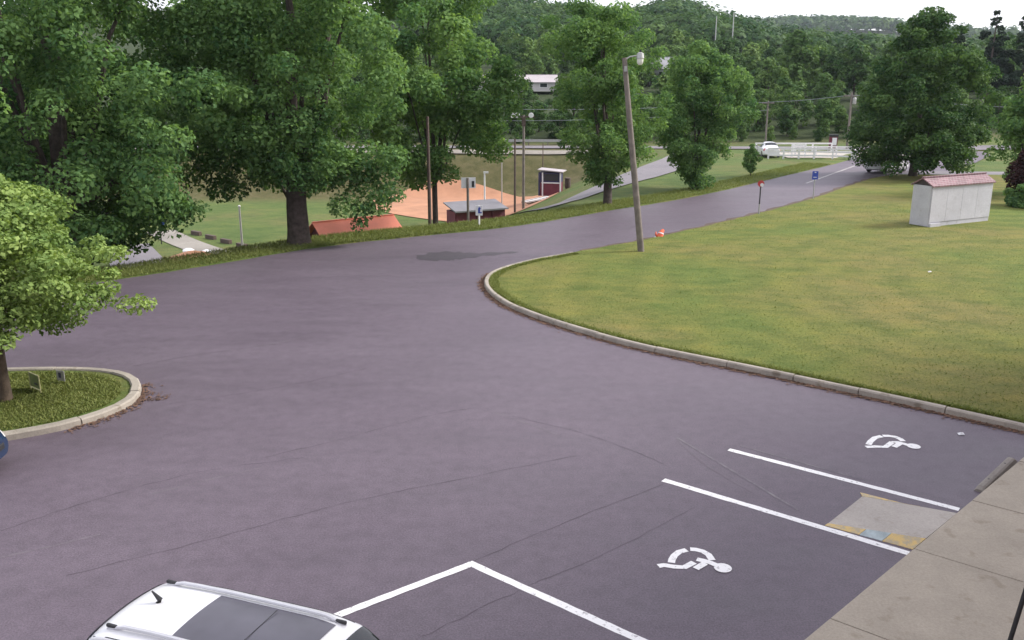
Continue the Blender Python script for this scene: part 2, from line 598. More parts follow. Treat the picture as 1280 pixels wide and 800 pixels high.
def terrain(x, y):
    x, y = np.asarray(x, float), np.asarray(y, float)
    s = edge_dist(x, y)
    z = -0.06 + 0.05 * smooth(0.5, 1.5, s)
    z = z - 4.45 * smooth(1.7, 10.5, s) * (1 - smooth(-9, 7, x - (y - 57) * 0.25)) * (1 - smooth(93, 101, y))
    r = np.hypot(x, y)
    az = np.where(y > 1, x / np.maximum(y, 1), np.sign(x) * 0.6)
    az = np.clip(az, -0.7, 0.7)
    hh = np.interp(az, [-0.7, -0.1, 0.02, 0.08, 0.12, 0.17, 0.22, 0.28, 0.36, 0.45, 0.7], [38, 37, 33, 28, 28, 33, 26, 18, 14, 12, 11])
    lo = smooth(106, 165, r) * 5
    mid = smooth(140, 480, r) * (hh - 5) - smooth(520, 800, r) * (hh - 8)
    far = smooth(800, 1250, r) * (np.interp(az, [-0.7, 0.2, 0.3, 0.40, 0.45, 0.5, 0.7], [40, 58, 62, 58, 47, 44, 38]))
    z = z + np.where(y > 60, lo + np.maximum(mid, 0) + far, 0)
    z = z + np.where(r > 130, 1.2 * np.sin(x * 0.045 + 1.3) * np.sin(y * 0.038) * smooth(130, 250, r), 0)
    return z


def T(x, y):
    return float(terrain(np.array([x]), np.array([y]))[0])


def axis_steps(stops):
    out = []
    for a, b, st in stops:
        out += list(np.arange(a, b, st))
    return np.array(out + [stops[-1][1]])


gx = axis_steps([(-1900, -500, 100), (-500, -140, 20), (-140, -50, 5), (-50, 50, 1.25), (50, 140, 5), (140, 500, 20), (500, 1900, 100)])
gy = axis_steps([(-400, -40, 60), (-40, 10, 5), (10, 112, 1.25), (112, 260, 5), (260, 640, 16), (640, 1500, 40), (1500, 3000, 150)])
XX, YY = np.meshgrid(gx, gy)
ZZ = terrain(XX, YY)
nx, ny = len(gx), len(gy)
gv = np.stack([XX, YY, ZZ], -1).reshape(-1, 3)
ii = (np.arange(ny - 1)[:, None] * nx + np.arange(nx - 1)[None, :]).ravel()
gq = np.stack([ii, ii + 1, ii + nx + 1, ii + nx], -1)
ground = np_mesh('ground', gv, gq, M['ground'])
za = ground.data.attributes.new('zone', 'FLOAT_COLOR', 'POINT')
zc = np.zeros((len(gv), 4), np.float32)
rr_ = np.hypot(gv[:, 0], gv[:, 1])
zc[:, 0] = np.maximum(smooth(88, 94, gv[:, 1]) * (1 - smooth(107, 112, gv[:, 1])) * (1 - smooth(10, 20, gv[:, 0])), 0.65 * smooth(104, 108, gv[:, 1]))
zc[:, 1] = smooth(107, 113, gv[:, 1])
za.data.foreach_set('color', zc.ravel())
ground.data.polygons.foreach_set('use_smooth', np.ones(len(gq), bool))
tag(ground, kind='structure')


def struct(o):
    return tag(o, kind='structure')


def ribbon(name, pts, widths, off, mat, drape=True, step=1.5, sub=3):
    """a strip along a centre line, laid on the ground"""
    P, W = [], []
    for i in range(len(pts) - 1):
        a, b = Vector(pts[i]), Vector(pts[i + 1])
        k = max(1, int((b - a).length / step))
        for j in range(k):
            P.append(a.lerp(b, j / k))
            W.append(widths[i] + (widths[i + 1] - widths[i]) * j / k)
    P.append(Vector(pts[-1]))
    W.append(widths[-1])
    m = MB()
    vs, fs = [], []
    for i, p in enumerate(P):
        d = (P[min(i + 1, len(P) - 1)] - P[max(i - 1, 0)]).normalized()
        nrm = Vector((-d.y, d.x))
        for k in range(sub + 1):
            q = p + nrm * W[i] * (k / sub - 0.5)
            vs.append((q.x, q.y, (T(q.x, q.y) if drape else 0) + off))
    for i in range(len(P) - 1):
        for k in range(sub):
            o = i * (sub + 1) + k
            fs.append((o, o + sub + 1, o + sub + 2, o + 1))
    m.add(vs, [f[::-1] if False else f for f in fs])
    return m.build(name, mat)


def smooth_path(pts, n=6, closed=False):
    """Catmull-Rom through 2D points"""
    out = []
    N = len(pts)
    rng_i = range(N if closed else N - 1)
    for i in rng_i:
        if closed:
            p0, p1, p2, p3 = pts[(i - 1) % N], pts[i], pts[(i + 1) % N], pts[(i + 2) % N]
        else:
            p0, p1, p2, p3 = pts[max(i - 1, 0)], pts[i], pts[i + 1], pts[min(i + 2, N - 1)]
        for k in range(n):
            t = k / n
            out.append(tuple(0.5 * (2 * p1[c] + (p2[c] - p0[c]) * t + (2 * p0[c] - 5 * p1[c] + 4 * p2[c] - p3[c]) * t * t
                                    + (3 * p1[c] - p0[c] - 3 * p2[c] + p3[c]) * t ** 3) for c in (0, 1)))
    if not closed:
        out.append(tuple(pts[-1]))
    return out


# the lot and the road up the slope: one asphalt sheet
edge_s = smooth_path([tuple(p) for p in EDGE], 8)
lot_poly = edge_s + [(40, 101), (52, 101), (49, 93), (43, 84), (36, 75), (33, 68), (20, 50), (12, 40), (10, 30), (15, 20), (22, 8), (22, -25), (-75, -25)]
# a slightly ragged edge towards the verge
lot_poly = [(x + (random.uniform(-.07, .07) if k < len(edge_s) else 0), y + (random.uniform(-.07, .07) if k < len(edge_s) else 0)) for k, (x, y) in enumerate(lot_poly)]
me = MB().add([(x, y, 0) for x, y in lot_poly], [tuple(range(len(lot_poly)))[::-1]])
lot = me.build('parking_lot', M['asphalt'])
struct(lot)

# grass verge between the lot and the slope down to the ball field
vs_, fs_ = [], []
offs = [-0.12, 0.05, 0.5, 1.2, 2.2, 3.2]
for k, p in enumerate(edge_s):
    a, b = Vector(edge_s[max(k - 1, 0)]), Vector(edge_s[min(k + 1, len(edge_s) - 1)])
    d = (b - a).normalized()
    nrm = Vector((-d.y, d.x))
    for j, of in enumerate(offs):
        q = Vector(p) + nrm * (of + random.uniform(-.06, .06))
        zt = T(q.x, q.y)
        zz = [-0.03, 0.035, 0.07, 0.05, max(zt + 0.01, -0.15), zt - 0.08][j]
        vs_.append((q.x, q.y, zz + (random.uniform(-.015, .015) if 0 < j < 5 else 0)))
for k in range(len(edge_s) - 1):
    for j in range(len(offs) - 1):
        o = k * len(offs) + j
        fs_.append((o, o + len(offs), o + len(offs) + 1, o + 1)[::-1])
struct(MB().add(vs_, fs_).build('verge', M['verge'], smooth=True))

# the big lawn to the right, a raised sheet with a real edge
KERB_PTS = [(13.9, 15.6), (11.14, 18.2), (8.81, 20.22), (6.28, 22.28), (3.64, 24.37), (1.49, 26.75), (0.0, 29.0), (-0.8, 31.15), (-1.05, 33.2), (-0.62, 35.0), (0.75, 36.95), (2.6, 38.6)]
kerb_path = smooth_path(KERB_PTS, 8)
ROAD_SIDE = [(2.6, 38.6), (6.04, 41.75), (10.0, 46.0), (14.1, 50.8), (19.2, 57.2), (24.0, 64.2), (27.5, 69.0), (30.2, 71.6), (33.5, 72.2), (60, 70.5)]
road_side = smooth_path(ROAD_SIDE, 10)[1:]
road_side = [(x + random.uniform(-.06, .06), y + random.uniform(-.06, .06)) for x, y in road_side]


def inset(path, d):
    out = []
    for k, p in enumerate(path):
        a, b = Vector(path[max(k - 1, 0)]), Vector(path[min(k + 1, len(path) - 1)])
        q = (b - a).normalized()
        out.append((p[0] + q.y * d, p[1] - q.x * d))
    return out


lawn_poly = inset(kerb_path, 0.12) + road_side + [(95, 66), (95, 6), (24, 5.4)]
lm = bmesh.new()
lv = [lm.verts.new((x, y, 0.105)) for x, y in lawn_poly]
lf = lm.faces.new(lv)
ext = bmesh.ops.extrude_face_region(lm, geom=[lf])
for e in ext['geom']:
    if isinstance(e, bmesh.types.BMVert):
        e.co.z = -0.05
lme = bpy.data.meshes.new('lawn')
bmesh.ops.recalc_face_normals(lm, faces=lm.faces)
lm.to_mesh(lme)
lm.free()
lme.materials.append(M['lawn'])
lawn = bpy.data.objects.new('lawn', lme)
col.objects.link(lawn)
struct(lawn)

# bare soil strip where the lawn meets the road without a kerb
struct(ribbon('soil_edge', [Vector(p) + Vector((-0.20, 0.22)) for p in road_side[2:66]], [0.46 + 0.2 * math.sin(k * 1.7) for k in range(64)], 0.012, M['soil'], False, 3, 1))


def kerb_run(root, path, width, height, mat, seg=1.9, side=1):
    """single kerb stones along a path, each a piece of its own, offset to one side"""
    P = [Vector(p) for p in path]
    L = [0.0]
    for a, b in zip(P[:-1], P[1:]):
        L.append(L[-1] + (b - a).length)

    def at(s):
        s = min(max(s, 0), L[-1] - 1e-4)
        i = max(k for k in range(len(L)) if L[k] <= s)
        i = min(i, len(P) - 2)
        t = (s - L[i]) / (L[i + 1] - L[i])
        d = (P[i + 1] - P[i]).normalized()
        a = P[max(i - 1, 0)]
        b = P[min(i + 2, len(P) - 1)]
        dd = (b - a).normalized()
        return P[i].lerp(P[i + 1], t), Vector((-dd.y, dd.x)) * side
    s = 0.0
    while s < L[-1] - 0.2:
        ln = min(seg * random.uniform(0.85, 1.15), L[-1] - s)
        rows = []
        dz = random.uniform(-0.012, 0.012)
        dn = random.uniform(-0.012, 0.012)
        k = 4
        for j in range(k + 1):
            p, nn = at(s + 0.012 + (ln - 0.024) * j / k)
            prof = [(0.0, -0.05), (0.012, height - 0.03), (0.045, height), (width - 0.03, height + 0.004), (width, height - 0.03), (width, -0.05)]
            rows.append([(p.x + nn.x * (a + dn), p.y + nn.y * (a + dn), b + (dz if b > 0 else 0)) for a, b in prof])
        m = MB()
        np_ = 6
        vs = [q for r in rows for q in r]
        fs = []
        for j in range(k):
            for c in range(np_ - 1):
                o = j * np_ + c
                fs.append((o, o + np_, o + np_ + 1, o + 1) if side > 0 else (o, o + 1, o + np_ + 1, o + np_))
        fs += [tuple(range(np_)), tuple(k * np_ + c for c in range(np_ - 1, -1, -1))]
        m.add(vs, fs)
        m.build('kerb_stone', mat, root)
        s += ln


kerb = thing('kerb', None, None)
struct(kerb)
kerb_run(kerb, kerb_path, 0.17, 0.15, M['kerb'], 1.9, -1)

# planted island at the left with its own kerb
ISL = [(-20, 16.9), (-16, 17.0), (-13, 17.15), (-11.6, 17.35), (-10.6, 17.75), (-9.65, 18.45), (-9.02, 19.5), (-9.0, 20.5), (-9.45, 21.5), (-10.3, 22.15), (-11.5, 22.4), (-13.5, 22.3), (-17, 21.8), (-20, 21.5)]
isl_path = smooth_path(ISL, 5)
im = MB().prism(inset(isl_path, -0.14), -0.05, 0.10)
struct(im.build('island_lawn', M['verge']))
kerb2 = thing('island_kerb', None, None)
struct(kerb2)
kerb_run(kerb2, isl_path, 0.24, 0.15, M['kerb'], 1.8, 1)

# ------------------------------------------------------------------ sidewalk, ramp, markings
e0 = Vector(G(1005, 800, 0.15))
e1 = Vector(G(1280, 571, 0.15))
ed = (e1 - e0).normalized()
jd = Vector((0.775, -0.632)).normalized()          # direction of the joints, away from the lot
sidewalk = thing('sidewalk', None, None)
struct(sidewalk)


def along(u, v):
    return (Vector(G(u, v, 0.15)) - e0).dot(ed)


js = [along(1043, 775), along(1147, 687), along(1225, 628)]
joints = [js[0] - 2.4 * k for k in range(5, 0, -1)] + js + [js[2] + 2.45, js[2] + 4.0]
rows_w = [0.0, 2.75, 5.0]
for a, b in zip(joints[:-1], joints[1:]):
    for r0, r1 in zip(rows_w[:-1], rows_w[1:]):
        g_ = 0.011
        q = [e0 + ed * (a + g_) + jd * (r0 + g_ * (r0 > 0)), e0 + ed * (b - g_) + jd * (r0 + g_ * (r0 > 0)),
             e0 + ed * (b - g_) + jd * (r1 - g_), e0 + ed * (a + g_) + jd * (r1 - g_)]
        MB().prism([(p.x, p.y) for p in q][::-1], -0.04, 0.15 + random.uniform(-0.006, 0.003)).build('slab', M['sidewalk'], sidewalk, bevel=0.008)

ramp = thing('kerb_ramp', 'concrete kerb ramp with flaking yellow edges between two parking lines', 'ramp', (0, 0, 0))
c_on = Vector(G(1035, 655)); c_of = Vector(G(1078, 621)); c_kf = Vector(G(1196, 641, 0.15)); c_kn = Vector(G(1157, 673, 0.15))
c_kn = c_kn - jd * 0.0
MB().add([(c_on.x, c_on.y, 0.012), (c_of.x, c_of.y, 0.012), (c_kf.x, c_kf.y, 0.146), (c_kn.x, c_kn.y, 0.146),
          (c_on.x, c_on.y, -0.03), (c_of.x, c_of.y, -0.03), (c_kf.x, c_kf.y, -0.03), (c_kn.x, c_kn.y, -0.03)],
         [(3, 2, 1, 0), (0, 1, 5, 4), (1, 2, 6, 5), (2, 3, 7, 6), (3, 0, 4, 7)]).build('ramp_slab', M['ramp'], ramp)
nf0 = Vector(G(1031, 657)); nf1 = Vector(G(1141, 687))
side_n = (nf1 - nf0)


def flare(a, b, za, zb, t0, t1, name, mat, out0, out1):
    pa, pb = a.lerp(b, t0), a.lerp(b, t1)
    qa, qb = out0.lerp(out1, t0), out0.lerp(out1, t1)
    z0, z1 = za + (zb - za) * t0 + 0.004, za + (zb - za) * t1 + 0.004
    MB().add([(pa.x, pa.y, z0), (pb.x, pb.y, z1), (qb.x, qb.y, 0.008), (qa.x, qa.y, 0.008),
              (pa.x, pa.y, -0.02), (pb.x, pb.y, -0.02), (qb.x, qb.y, -0.02), (qa.x, qa.y, -0.02)],
             [(0, 3, 2, 1), (0, 1, 5, 4), (1, 2, 6, 5), (2, 3, 7, 6), (3, 0, 4, 7)]).build(name, mat, ramp)


flare(c_on, c_kn, 0.012, 0.146, 0.0, 0.40, 'painted_edge', M['yellow'], nf0, nf1)
flare(c_on, c_kn, 0.012, 0.146, 0.405, 0.66, 'bare_edge', M['blue_grey'], nf0, nf1)
flare(c_on, c_kn, 0.012, 0.146, 0.665, 1.0, 'painted_edge', M['yellow'], nf0, nf1)
far0, far1 = c_of + Vector((0.02, 0.17)), c_kf + Vector((0.12, 0.10))
flare(c_of, c_kf, 0.012, 0.146, 0.0, 0.62, 'painted_edge', M['yellow'], far0, far1)

# lip of concrete in front of the walk, seen beyond the ramp
ws0, ws1 = Vector(G(1225, 609, 0.10)), Vector(G(1266, 570, 0.10))
wd = (ws1 - ws0)
ws_o = thing('wheel_stop', 'low grey concrete wheel stop lying against the sidewalk end', 'wheel stop', ((ws0.x + ws1.x) / 2, (ws0.y + ws1.y) / 2, 0), math.atan2(wd.y, wd.x))
Lw = wd.length
ss = []
for xx in (-Lw / 2, -Lw / 2 + 0.10, Lw / 2 - 0.10, Lw / 2):
    h = 0.05 if abs(xx) > Lw / 2 - 0.01 else 0.10
    ss.append([(xx, -0.10, 0.0), (xx, -0.07, h * .8), (xx, -0.035, h), (xx, 0.035, h), (xx, 0.07, h * .8), (xx, 0.10, 0.0)])
vsx = [p for s_ in ss for p in s_]
fsx = [(i * 6 + k, i * 6 + k + 1, i * 6 + k + 7, i * 6 + k + 6)[::-1] for i in range(3) for k in range(5)] + [tuple(range(6)), tuple(range(23, 17, -1))]
MB().add(vsx, fsx).build('bar', M['old_concrete'], ws_o)
for sx in (-0.5, 0.5):
    MB().tube([(sx * Lw * 0.5, 0, 0.08), (sx * Lw * 0.5, 0, 0.106)], 0.018, 8).build('anchor_pin', M['dark_metal'], ws_o)


def line_quad(name, a, b, w, mat, z=0.004, n=24, jag=0.006):
    a, b = Vector(a), Vector(b)
    d = (b - a).normalized()
    nn = Vector((-d.y, d.x))
    vs, fs = [], []
    for k in range(n + 1):
        p = a.lerp(b, k / n)
        j1, j2 = random.uniform(-jag, jag), random.uniform(-jag, jag)
        p1, p2 = p + nn * (w / 2 + j1), p - nn * (w / 2 + j2)
        vs += [(p1.x, p1.y, z), (p2.x, p2.y, z)]
    fs = [(2 * k, 2 * k + 1, 2 * k + 3, 2 * k + 2) for k in range(n)]
    return struct(MB().add(vs, fs).build(name, mat))


line_quad('painted_line', G(911, 562), G(1199, 637), 0.14, M['paint'])
line_quad('painted_line', G(829, 600), G(1136, 692), 0.15, M['paint'])
line_quad('painted_line', G(586, 703.5), G(846, 821), 0.14, M['paint'])
line_quad('painted_line', G(340, 801), G(590, 705), 0.14, M['paint'], 0.008)
line_quad('painted_line', G(1008, 229), G(1072, 206), 0.16, M['lane_paint'])
line_quad('painted_line', G(846, 547), G(998, 638), 0.05, M['old_paint'])
line_quad('painted_line', G(925, 557), G(1080, 600), 0.045, M['old_paint'])


def strokes(name, segs, head, hr, w, z=0.004):
    m = MB()
    for i, pts in enumerate(segs):
        P = [Vector(p) for p in pts]
        vs = []
        for k, p in enumerate(P):
            d = (P[min(k + 1, len(P) - 1)] - P[max(k - 1, 0)]).normalized()
            nn = Vector((-d.y, d.x))
            vs += [(*(p + nn * w / 2), z + 0.0015 * i), (*(p - nn * w / 2), z + 0.0015 * i)]
        m.add(vs, [(2 * k, 2 * k + 1, 2 * k + 3, 2 * k + 2) for k in range(len(P) - 1)])
    c = Vector(head)
    m.add([(c.x + hr * math.cos(t * math.pi / 8), c.y + hr * math.sin(t * math.pi / 8), z + 0.0015 * len(segs)) for t in range(16)], [tuple(range(16))])
    return struct(m.build(name, M['paint']))


def zl(ox, oy, k, pts):
    return [G(ox + x / k, oy + y / k) for x, y in pts]


a_ = lambda p: zl(720, 600, 4.0, p)
strokes('wheelchair_symbol', [a_([(477, 414), (480, 398), (492, 378), (515, 360), (553, 350)]), a_([(571, 347), (600, 349), (632, 357), (662, 374), (681, 402)]),
                              a_([(411, 432), (440, 427), (490, 435), (542, 438), (590, 413)]), a_([(604, 398), (640, 406), (672, 415), (712, 432)]), a_([(598, 446), (645, 418)])],
        a_([(734, 442)])[0], 0.14, 0.115)
b_ = lambda p: zl(1050, 530, 9.85, p)
strokes('wheelchair_symbol', [b_([(350, 255), (375, 215), (430, 170), (515, 150)]), b_([(528, 148), (600, 148), (680, 160), (740, 185), (778, 215)]),
                              b_([(318, 285), (440, 280), (560, 285), (645, 225)]), b_([(640, 228), (720, 230), (780, 245), (860, 270)]), b_([(665, 288), (745, 240)])],
        b_([(905, 278)])[0], 0.14, 0.12)

# patches, seams and scuffs of the asphalt
struct(ribbon('asphalt_patch', smooth_path([G(522, 324), G(556, 320), G(590, 319), G(648, 315)], 5), [.2, .8, 1.7, 1.3, 2.2, 1.8, 2.3, 1.5, 1.9, 1.1, 1.3, .5, .9, .3, .5, .1], 0.004, M['fresh_asphalt'], False, 5, 2))
for pts, w in (([(165, 458), (250, 443), (345, 430)], .05), ([(210, 505), (300, 492), (380, 478), (460, 460)], .05), ([(330, 572), (430, 548), (530, 521), (590, 510)], .05),
               ([(0, 664), (120, 624), (250, 590), (380, 572)], .05), ([(80, 720), (240, 680), (420, 632), (540, 606), (720, 570)], .055), ([(520, 800), (640, 742), (760, 690), (868, 634)], .04),
               ([(590, 703), (700, 655), (830, 605)], .04), ([(640, 520), (740, 545), (830, 580)], .04), ([(700, 302), (800, 282), (900, 258)], .07)):
    P = smooth_path([Vector(G(*p)) for p in pts], 10)
    P = [(x + random.uniform(-.025, .025), y + random.uniform(-.025, .025)) for x, y in P]
    struct(ribbon('pavement_crack', P, [w * random.uniform(0.03, 0.65) for _ in P], 0.003, M['crack'], False, 4, 1))
for pts, w in (([(190, 618), (260, 600), (330, 584)], .05), ([(0, 697), (60, 684), (125, 668)], .05), ([(615, 515), (660, 530), (700, 545)], .05), ([(845, 548), (880, 580), (940, 615)], .04), ([(320, 433), (350, 428), (385, 420)], .05)):
    P = smooth_path([Vector(G(*p)) for p in pts], 10)
    struct(ribbon('tyre_scuff', P, [w * random.uniform(0.2, 1.0) for _ in P], 0.0035, M['scuff'], False, 4, 1))

# ------------------------------------------------------------------ ball field side
inf = smooth_path([(-12, 83), (-4, 76), (1.0, 77), (4.2, 83), (4.0, 90), (-2, 95), (-9, 96), (-14, 91)], 5, True)
ic = (-4.0, 87)
vs_, fs_ = [(ic[0], ic[1], T(*ic) + 0.06)], []
rings = 7
for r in range(1, rings + 1):
    for p in inf:
        x, y = ic[0] + (p[0] - ic[0]) * r / rings, ic[1] + (p[1] - ic[1]) * r / rings
        vs_.append((x, y, T(x, y) + 0.06))
n_ = len(inf)
fs_ += [(0, 1 + k, 1 + (k + 1) % n_) for k in range(n_)]
for r in range(rings - 1):
    for k in range(n_):
        o = 1 + r * n_
        fs_.append((o + k, o + n_ + k, o + n_ + (k + 1) % n_, o + (k + 1) % n_))
struct(MB().add(vs_, fs_).build('infield', M['dirt'], smooth=True))

struct(ribbon('side_drive', smooth_path([(0.2, 53.5), (2.4, 58.0), (4.9, 63.5), (8.6, 70), (12.6, 78), (16.5, 87), (20, 97)], 5), [1.2] + [3.2] * 5 + [3.6] * 5 + [3.8] * 5 + [4.0] * 5 + [4.2] * 5 + [4.4] * 5, 0.06, M['far_asphalt']))
struct(ribbon('road', smooth_path([(-120, 106), (-60, 104.4), (0, 103.2), (25, 102), (50, 100.2), (90, 97), (150, 92)], 6), [3.8] * 37, 0.09, M['far_asphalt'], True, 4))
struct(ribbon('gravel_shoulder', smooth_path([(-120, 102.2), (-60, 100.6), (0, 99.7), (14, 99.0)], 8), [0.8] * 25, 0.11, M['gravel'], True, 4))
struct(ribbon('lane', [(33.0, 74.0), (45, 73.4), (70, 72), (95, 70)], [3.6, 3.2, 3.2, 3.2], 0.08, M['far_asphalt'], True, 4))
struct(ribbon('concrete_apron', smooth_path([(27.0, 92.0), (34, 92.0), (40, 92.5)], 4), [6.6] * 9, 0.075, M['ramp'], True, 2))
struct(ribbon('gravel_path', smooth_path([(-28.5, 72), (-24.5, 66.5), (-20, 61.5), (-14, 57)], 6), [2.2] * 19, 0.05, M['gravel']))
struct(ribbon('yard_pavement', [(-29, 65), (-25.6, 60), (-23.0, 54.5)], [4.4, 3.4, 3.0], 0.06, M['far_asphalt']))
# a heap of red dirt with white rubble beside the gravel path
hx, hy = -21.8, 60.5
hz = T(hx, hy)
hv, hf = [], []
for i in range(9):
    for k in range(18):
        a = 2 * math.pi * k / 18
        rr = i / 8
        wob = 1 + 0.18 * math.sin(3 * a + 1) + random.uniform(-.06, .06)
        hv.append((hx + 2.2 * rr * wob * math.cos(a), hy + 1.3 * rr * wob * math.sin(a), hz - 0.05 + 0.62 * (1 - rr ** 1.4) + random.uniform(-.03, .03)))
for i in range(8):
    for k in range(18):
        o = i * 18
        hf.append((o + k, o + 18 + k, o + 18 + (k + 1) % 18, o + (k + 1) % 18))
tag(MB().add(hv, hf).build('dirt_heap', M['dirt'], smooth=True), 'low heap of reddish dirt beside the gravel path', 'dirt heap')
for k, (dx, dy, s_, lb) in enumerate(((-0.9, 1.5, 0.50, 'larger pale lump of rubble behind the dirt heap'), (0.3, 1.8, 0.36, 'smaller pale lump of rubble behind the dirt heap'))):
    bm = bmesh.new()
    bmesh.ops.create_icosphere(bm, subdivisions=2, radius=s_)
    for v in bm.verts:
        v.co *= random.uniform(0.75, 1.1)
        v.co.z *= 0.55
    me_ = bpy.data.meshes.new('rubble_lump')
    bm.to_mesh(me_)
    bm.free()
    me_.materials.append(M['white_board'])
    o = bpy.data.objects.new('rubble_lump', me_)
    o.location = (hx + dx, hy + dy, T(hx + dx, hy + dy) + s_ * 0.38)
    col.objects.link(o)
    tag(o, lb, 'rubble')


# ------------------------------------------------------------------ trees
def leaf_cloud(cent, rad, n, size, tvar=0.22, up=0.45, shell=0.38, droop=0.0, nz=0.50):
    """n single leaves spread over clumps; returns verts, quads, tint"""
    cent, rad = np.asarray(cent), np.asarray(rad)
    w = rad.mean(1) ** 2
    idx = rng.choice(len(cent), n, p=w / w.sum())
    d = rng.normal(size=(n, 3))
    d[:, 2] = d[:, 2] * 0.9 + 0.25
    d /= np.linalg.norm(d, axis=1, keepdims=True)
    rr = shell + (1.05 - shell) * rng.random(n) ** 0.6
    p = cent[idx] + d * rad[idx] * rr[:, None]
    nrm = d * 0.55 + np.array([0, 0, up]) + rng.normal(size=(n, 3)) * nz
    nrm /= np.linalg.norm(nrm, axis=1, keepdims=True)
    t1 = np.cross(nrm, rng.normal(size=(n, 3)))
    t1 /= np.linalg.norm(t1, axis=1, keepdims=True) + 1e-9
    t2 = np.cross(nrm, t1)
    s = size * (0.6 + 0.8 * rng.random(n))[:, None]
    a, b = t1 * s * 0.62, t2 * s * 0.42
    fold = nrm * s * 0.12
    v = np.stack([p - a, p + b + fold, p + a - fold * droop, p - b + fold], 1).reshape(-1, 3)
    q = np.arange(n * 4).reshape(n, 4)
    ct = rng.normal(0.5, 0.16, len(cent))
    tint = np.clip(ct[idx] + rng.normal(0, tvar, n), 0, 1)
    return v, q, tint


def crown_clumps(base, height, radius, prof, n, cr, squash=0.75, inner=0.35, lean=(0, 0)):
    """clump centres within a crown outline; prof = [(t, r)] from the crown bottom to its top"""
    ts, rs = [p[0] for p in prof], [p[1] for p in prof]
    c, r = [], []
    tt = np.linspace(0, 1, 200)
    pw = np.interp(tt, ts, rs) + 0.05
    pw /= pw.sum()
    for _ in range(n):
        t = float(rng.choice(tt, p=pw)) + random.uniform(-.01, .01)
        R_ = radius * float(np.interp(t, ts, rs))
        a = random.uniform(0, 2 * math.pi)
        lob = 1 + 0.14 * math.sin(3 * a + 5 * t + base[0]) + 0.10 * math.sin(5 * a - 7 * t + base[1])
        rad_ = R_ * lob * math.sqrt(random.uniform(inner ** 2, 1.0))
        k = cr * random.uniform(0.6, 1.35)
        rad_ = max(0, rad_ - k * 0.55)
        c.append((base[0] + rad_ * math.cos(a) + lean[0] * t, base[1] + rad_ * math.sin(a) + lean[1] * t, base[2] + t * height))
        r.append((k, k, k * squash))
    return np.array(c), np.array(r)


def trunk_mesh(h, r0, r1, limbs, n=12, flare_=1.22):
    """trunk along z from the origin; limbs = end points"""
    m = MB()
    zs = [-0.15, 0.0, h * .08, h * .2, h * 0.5, h * 0.8, h]
    rs = [r0 * flare_ * 1.05, r0 * flare_, r0 * 1.10, r0 * 1.03, r0 * 0.95, (r0 * 1.04 + r1) * .48, r1]
    wob = [(0, 0)] * 4 + [(random.uniform(-.07, .07) * r0, random.uniform(-.07, .07) * r0) for _ in range(3)]
    m.tube([(w[0], w[1], z) for w, z in zip(wob, zs)], rs, n)
    for e, start, rl in limbs:
        e = Vector(e)
        s = Vector((0, 0, start))
        mid1 = s.lerp(e, 0.3) + Vector((0, 0, -0.05 * (e - s).length))
        mid2 = s.lerp(e, 0.65) + Vector((random.uniform(-.3, .3), random.uniform(-.3, .3), 0.03 * (e - s).length))
        m.tube([s, mid1, mid2, e], [rl, rl * 0.75, rl * 0.48, rl * 0.15], 7)
    return m


def make_tree(name, label, loc, height, crown_z0, radius, prof, n_clump, cr, n_leaf, leaf, mat, bark, trunk_r, trunk_h, nl=9, group=None, lean=(0, 0), squash=0.75, inner=0.35, extra=None, cat='tree', tvar=0.22, main=()):
    global rng
    seed_ = sum(ord(ch) * (k + 1) for k, ch in enumerate(label)) % 99991      # every tree keeps its own shape
    random.seed(seed_)
    rng = np.random.default_rng(seed_)
    t = thing(name, label, cat, loc, 0, group)
    c, r = crown_clumps((0, 0, crown_z0), height - crown_z0, radius, prof, n_clump, cr, squash, inner, lean)
    if extra:
        c = np.vstack([c, np.array([e[:3] for e in extra])])
        r = np.vstack([r, np.array([(e[3], e[3], e[3] * .8) for e in extra])])
    v, q, tint = leaf_cloud(c, r, n_leaf, leaf, tvar)
    limbs = []
    pick = np.argsort(-r[:, 0])[: max(nl * 3, nl)]
    for i in random.sample(list(pick), min(nl, len(pick))):
        st = trunk_h * random.uniform(0.75, 1.0)
        limbs.append((tuple(c[i]), st, trunk_r * random.uniform(0.28, 0.5)))
    limbs += list(main)
    limbs.append(((lean[0] * .6, lean[1] * .6, height * 0.86), trunk_h * 0.9, trunk_r * 0.75))
    trunk_mesh(trunk_h, trunk_r, trunk_r * 0.8, limbs).build('trunk', bark, t, smooth=True)
    np_mesh('crown', v, q, mat, t, tint)
    return t


OVAL = [(0, .35), (.12, .72), (.3, .95), (.5, 1.0), (.7, .85), (.86, .55), (1, .12)]
ROUND = [(0, .55), (.12, .85), (.3, 1.0), (.5, .98), (.7, .82), (.87, .5), (1, .1)]
PYR = [(0, .86), (.12, .95), (.25, 1.0), (.42, .97), (.6, .86), (.78, .66), (.92, .40), (1, .16)]
COL = [(0, .30), (.10, .62), (.25, .90), (.45, 1.0), (.7, .97), (.87, .78), (1, .30)]
EGG = [(0, .26), (.08, .48), (.16, .68), (.3, .88), (.55, 1.0), (.75, .93), (.9, .64), (1, .22)]

# young tree on the island
make_tree('young_tree', 'light green young tree with low spreading crown on the kerbed island', (-11.95, 19.95, 0.10), 5.2, 1.75, 3.2,
          [(0, .80), (.15, 1.0), (.38, .98), (.6, .82), (.8, .58), (1, .15)], 230, 0.50, 66000, 0.088, M['leaf_near'], M['pale_bark'], 0.135, 1.7, 12, squash=0.5, inner=0.2)
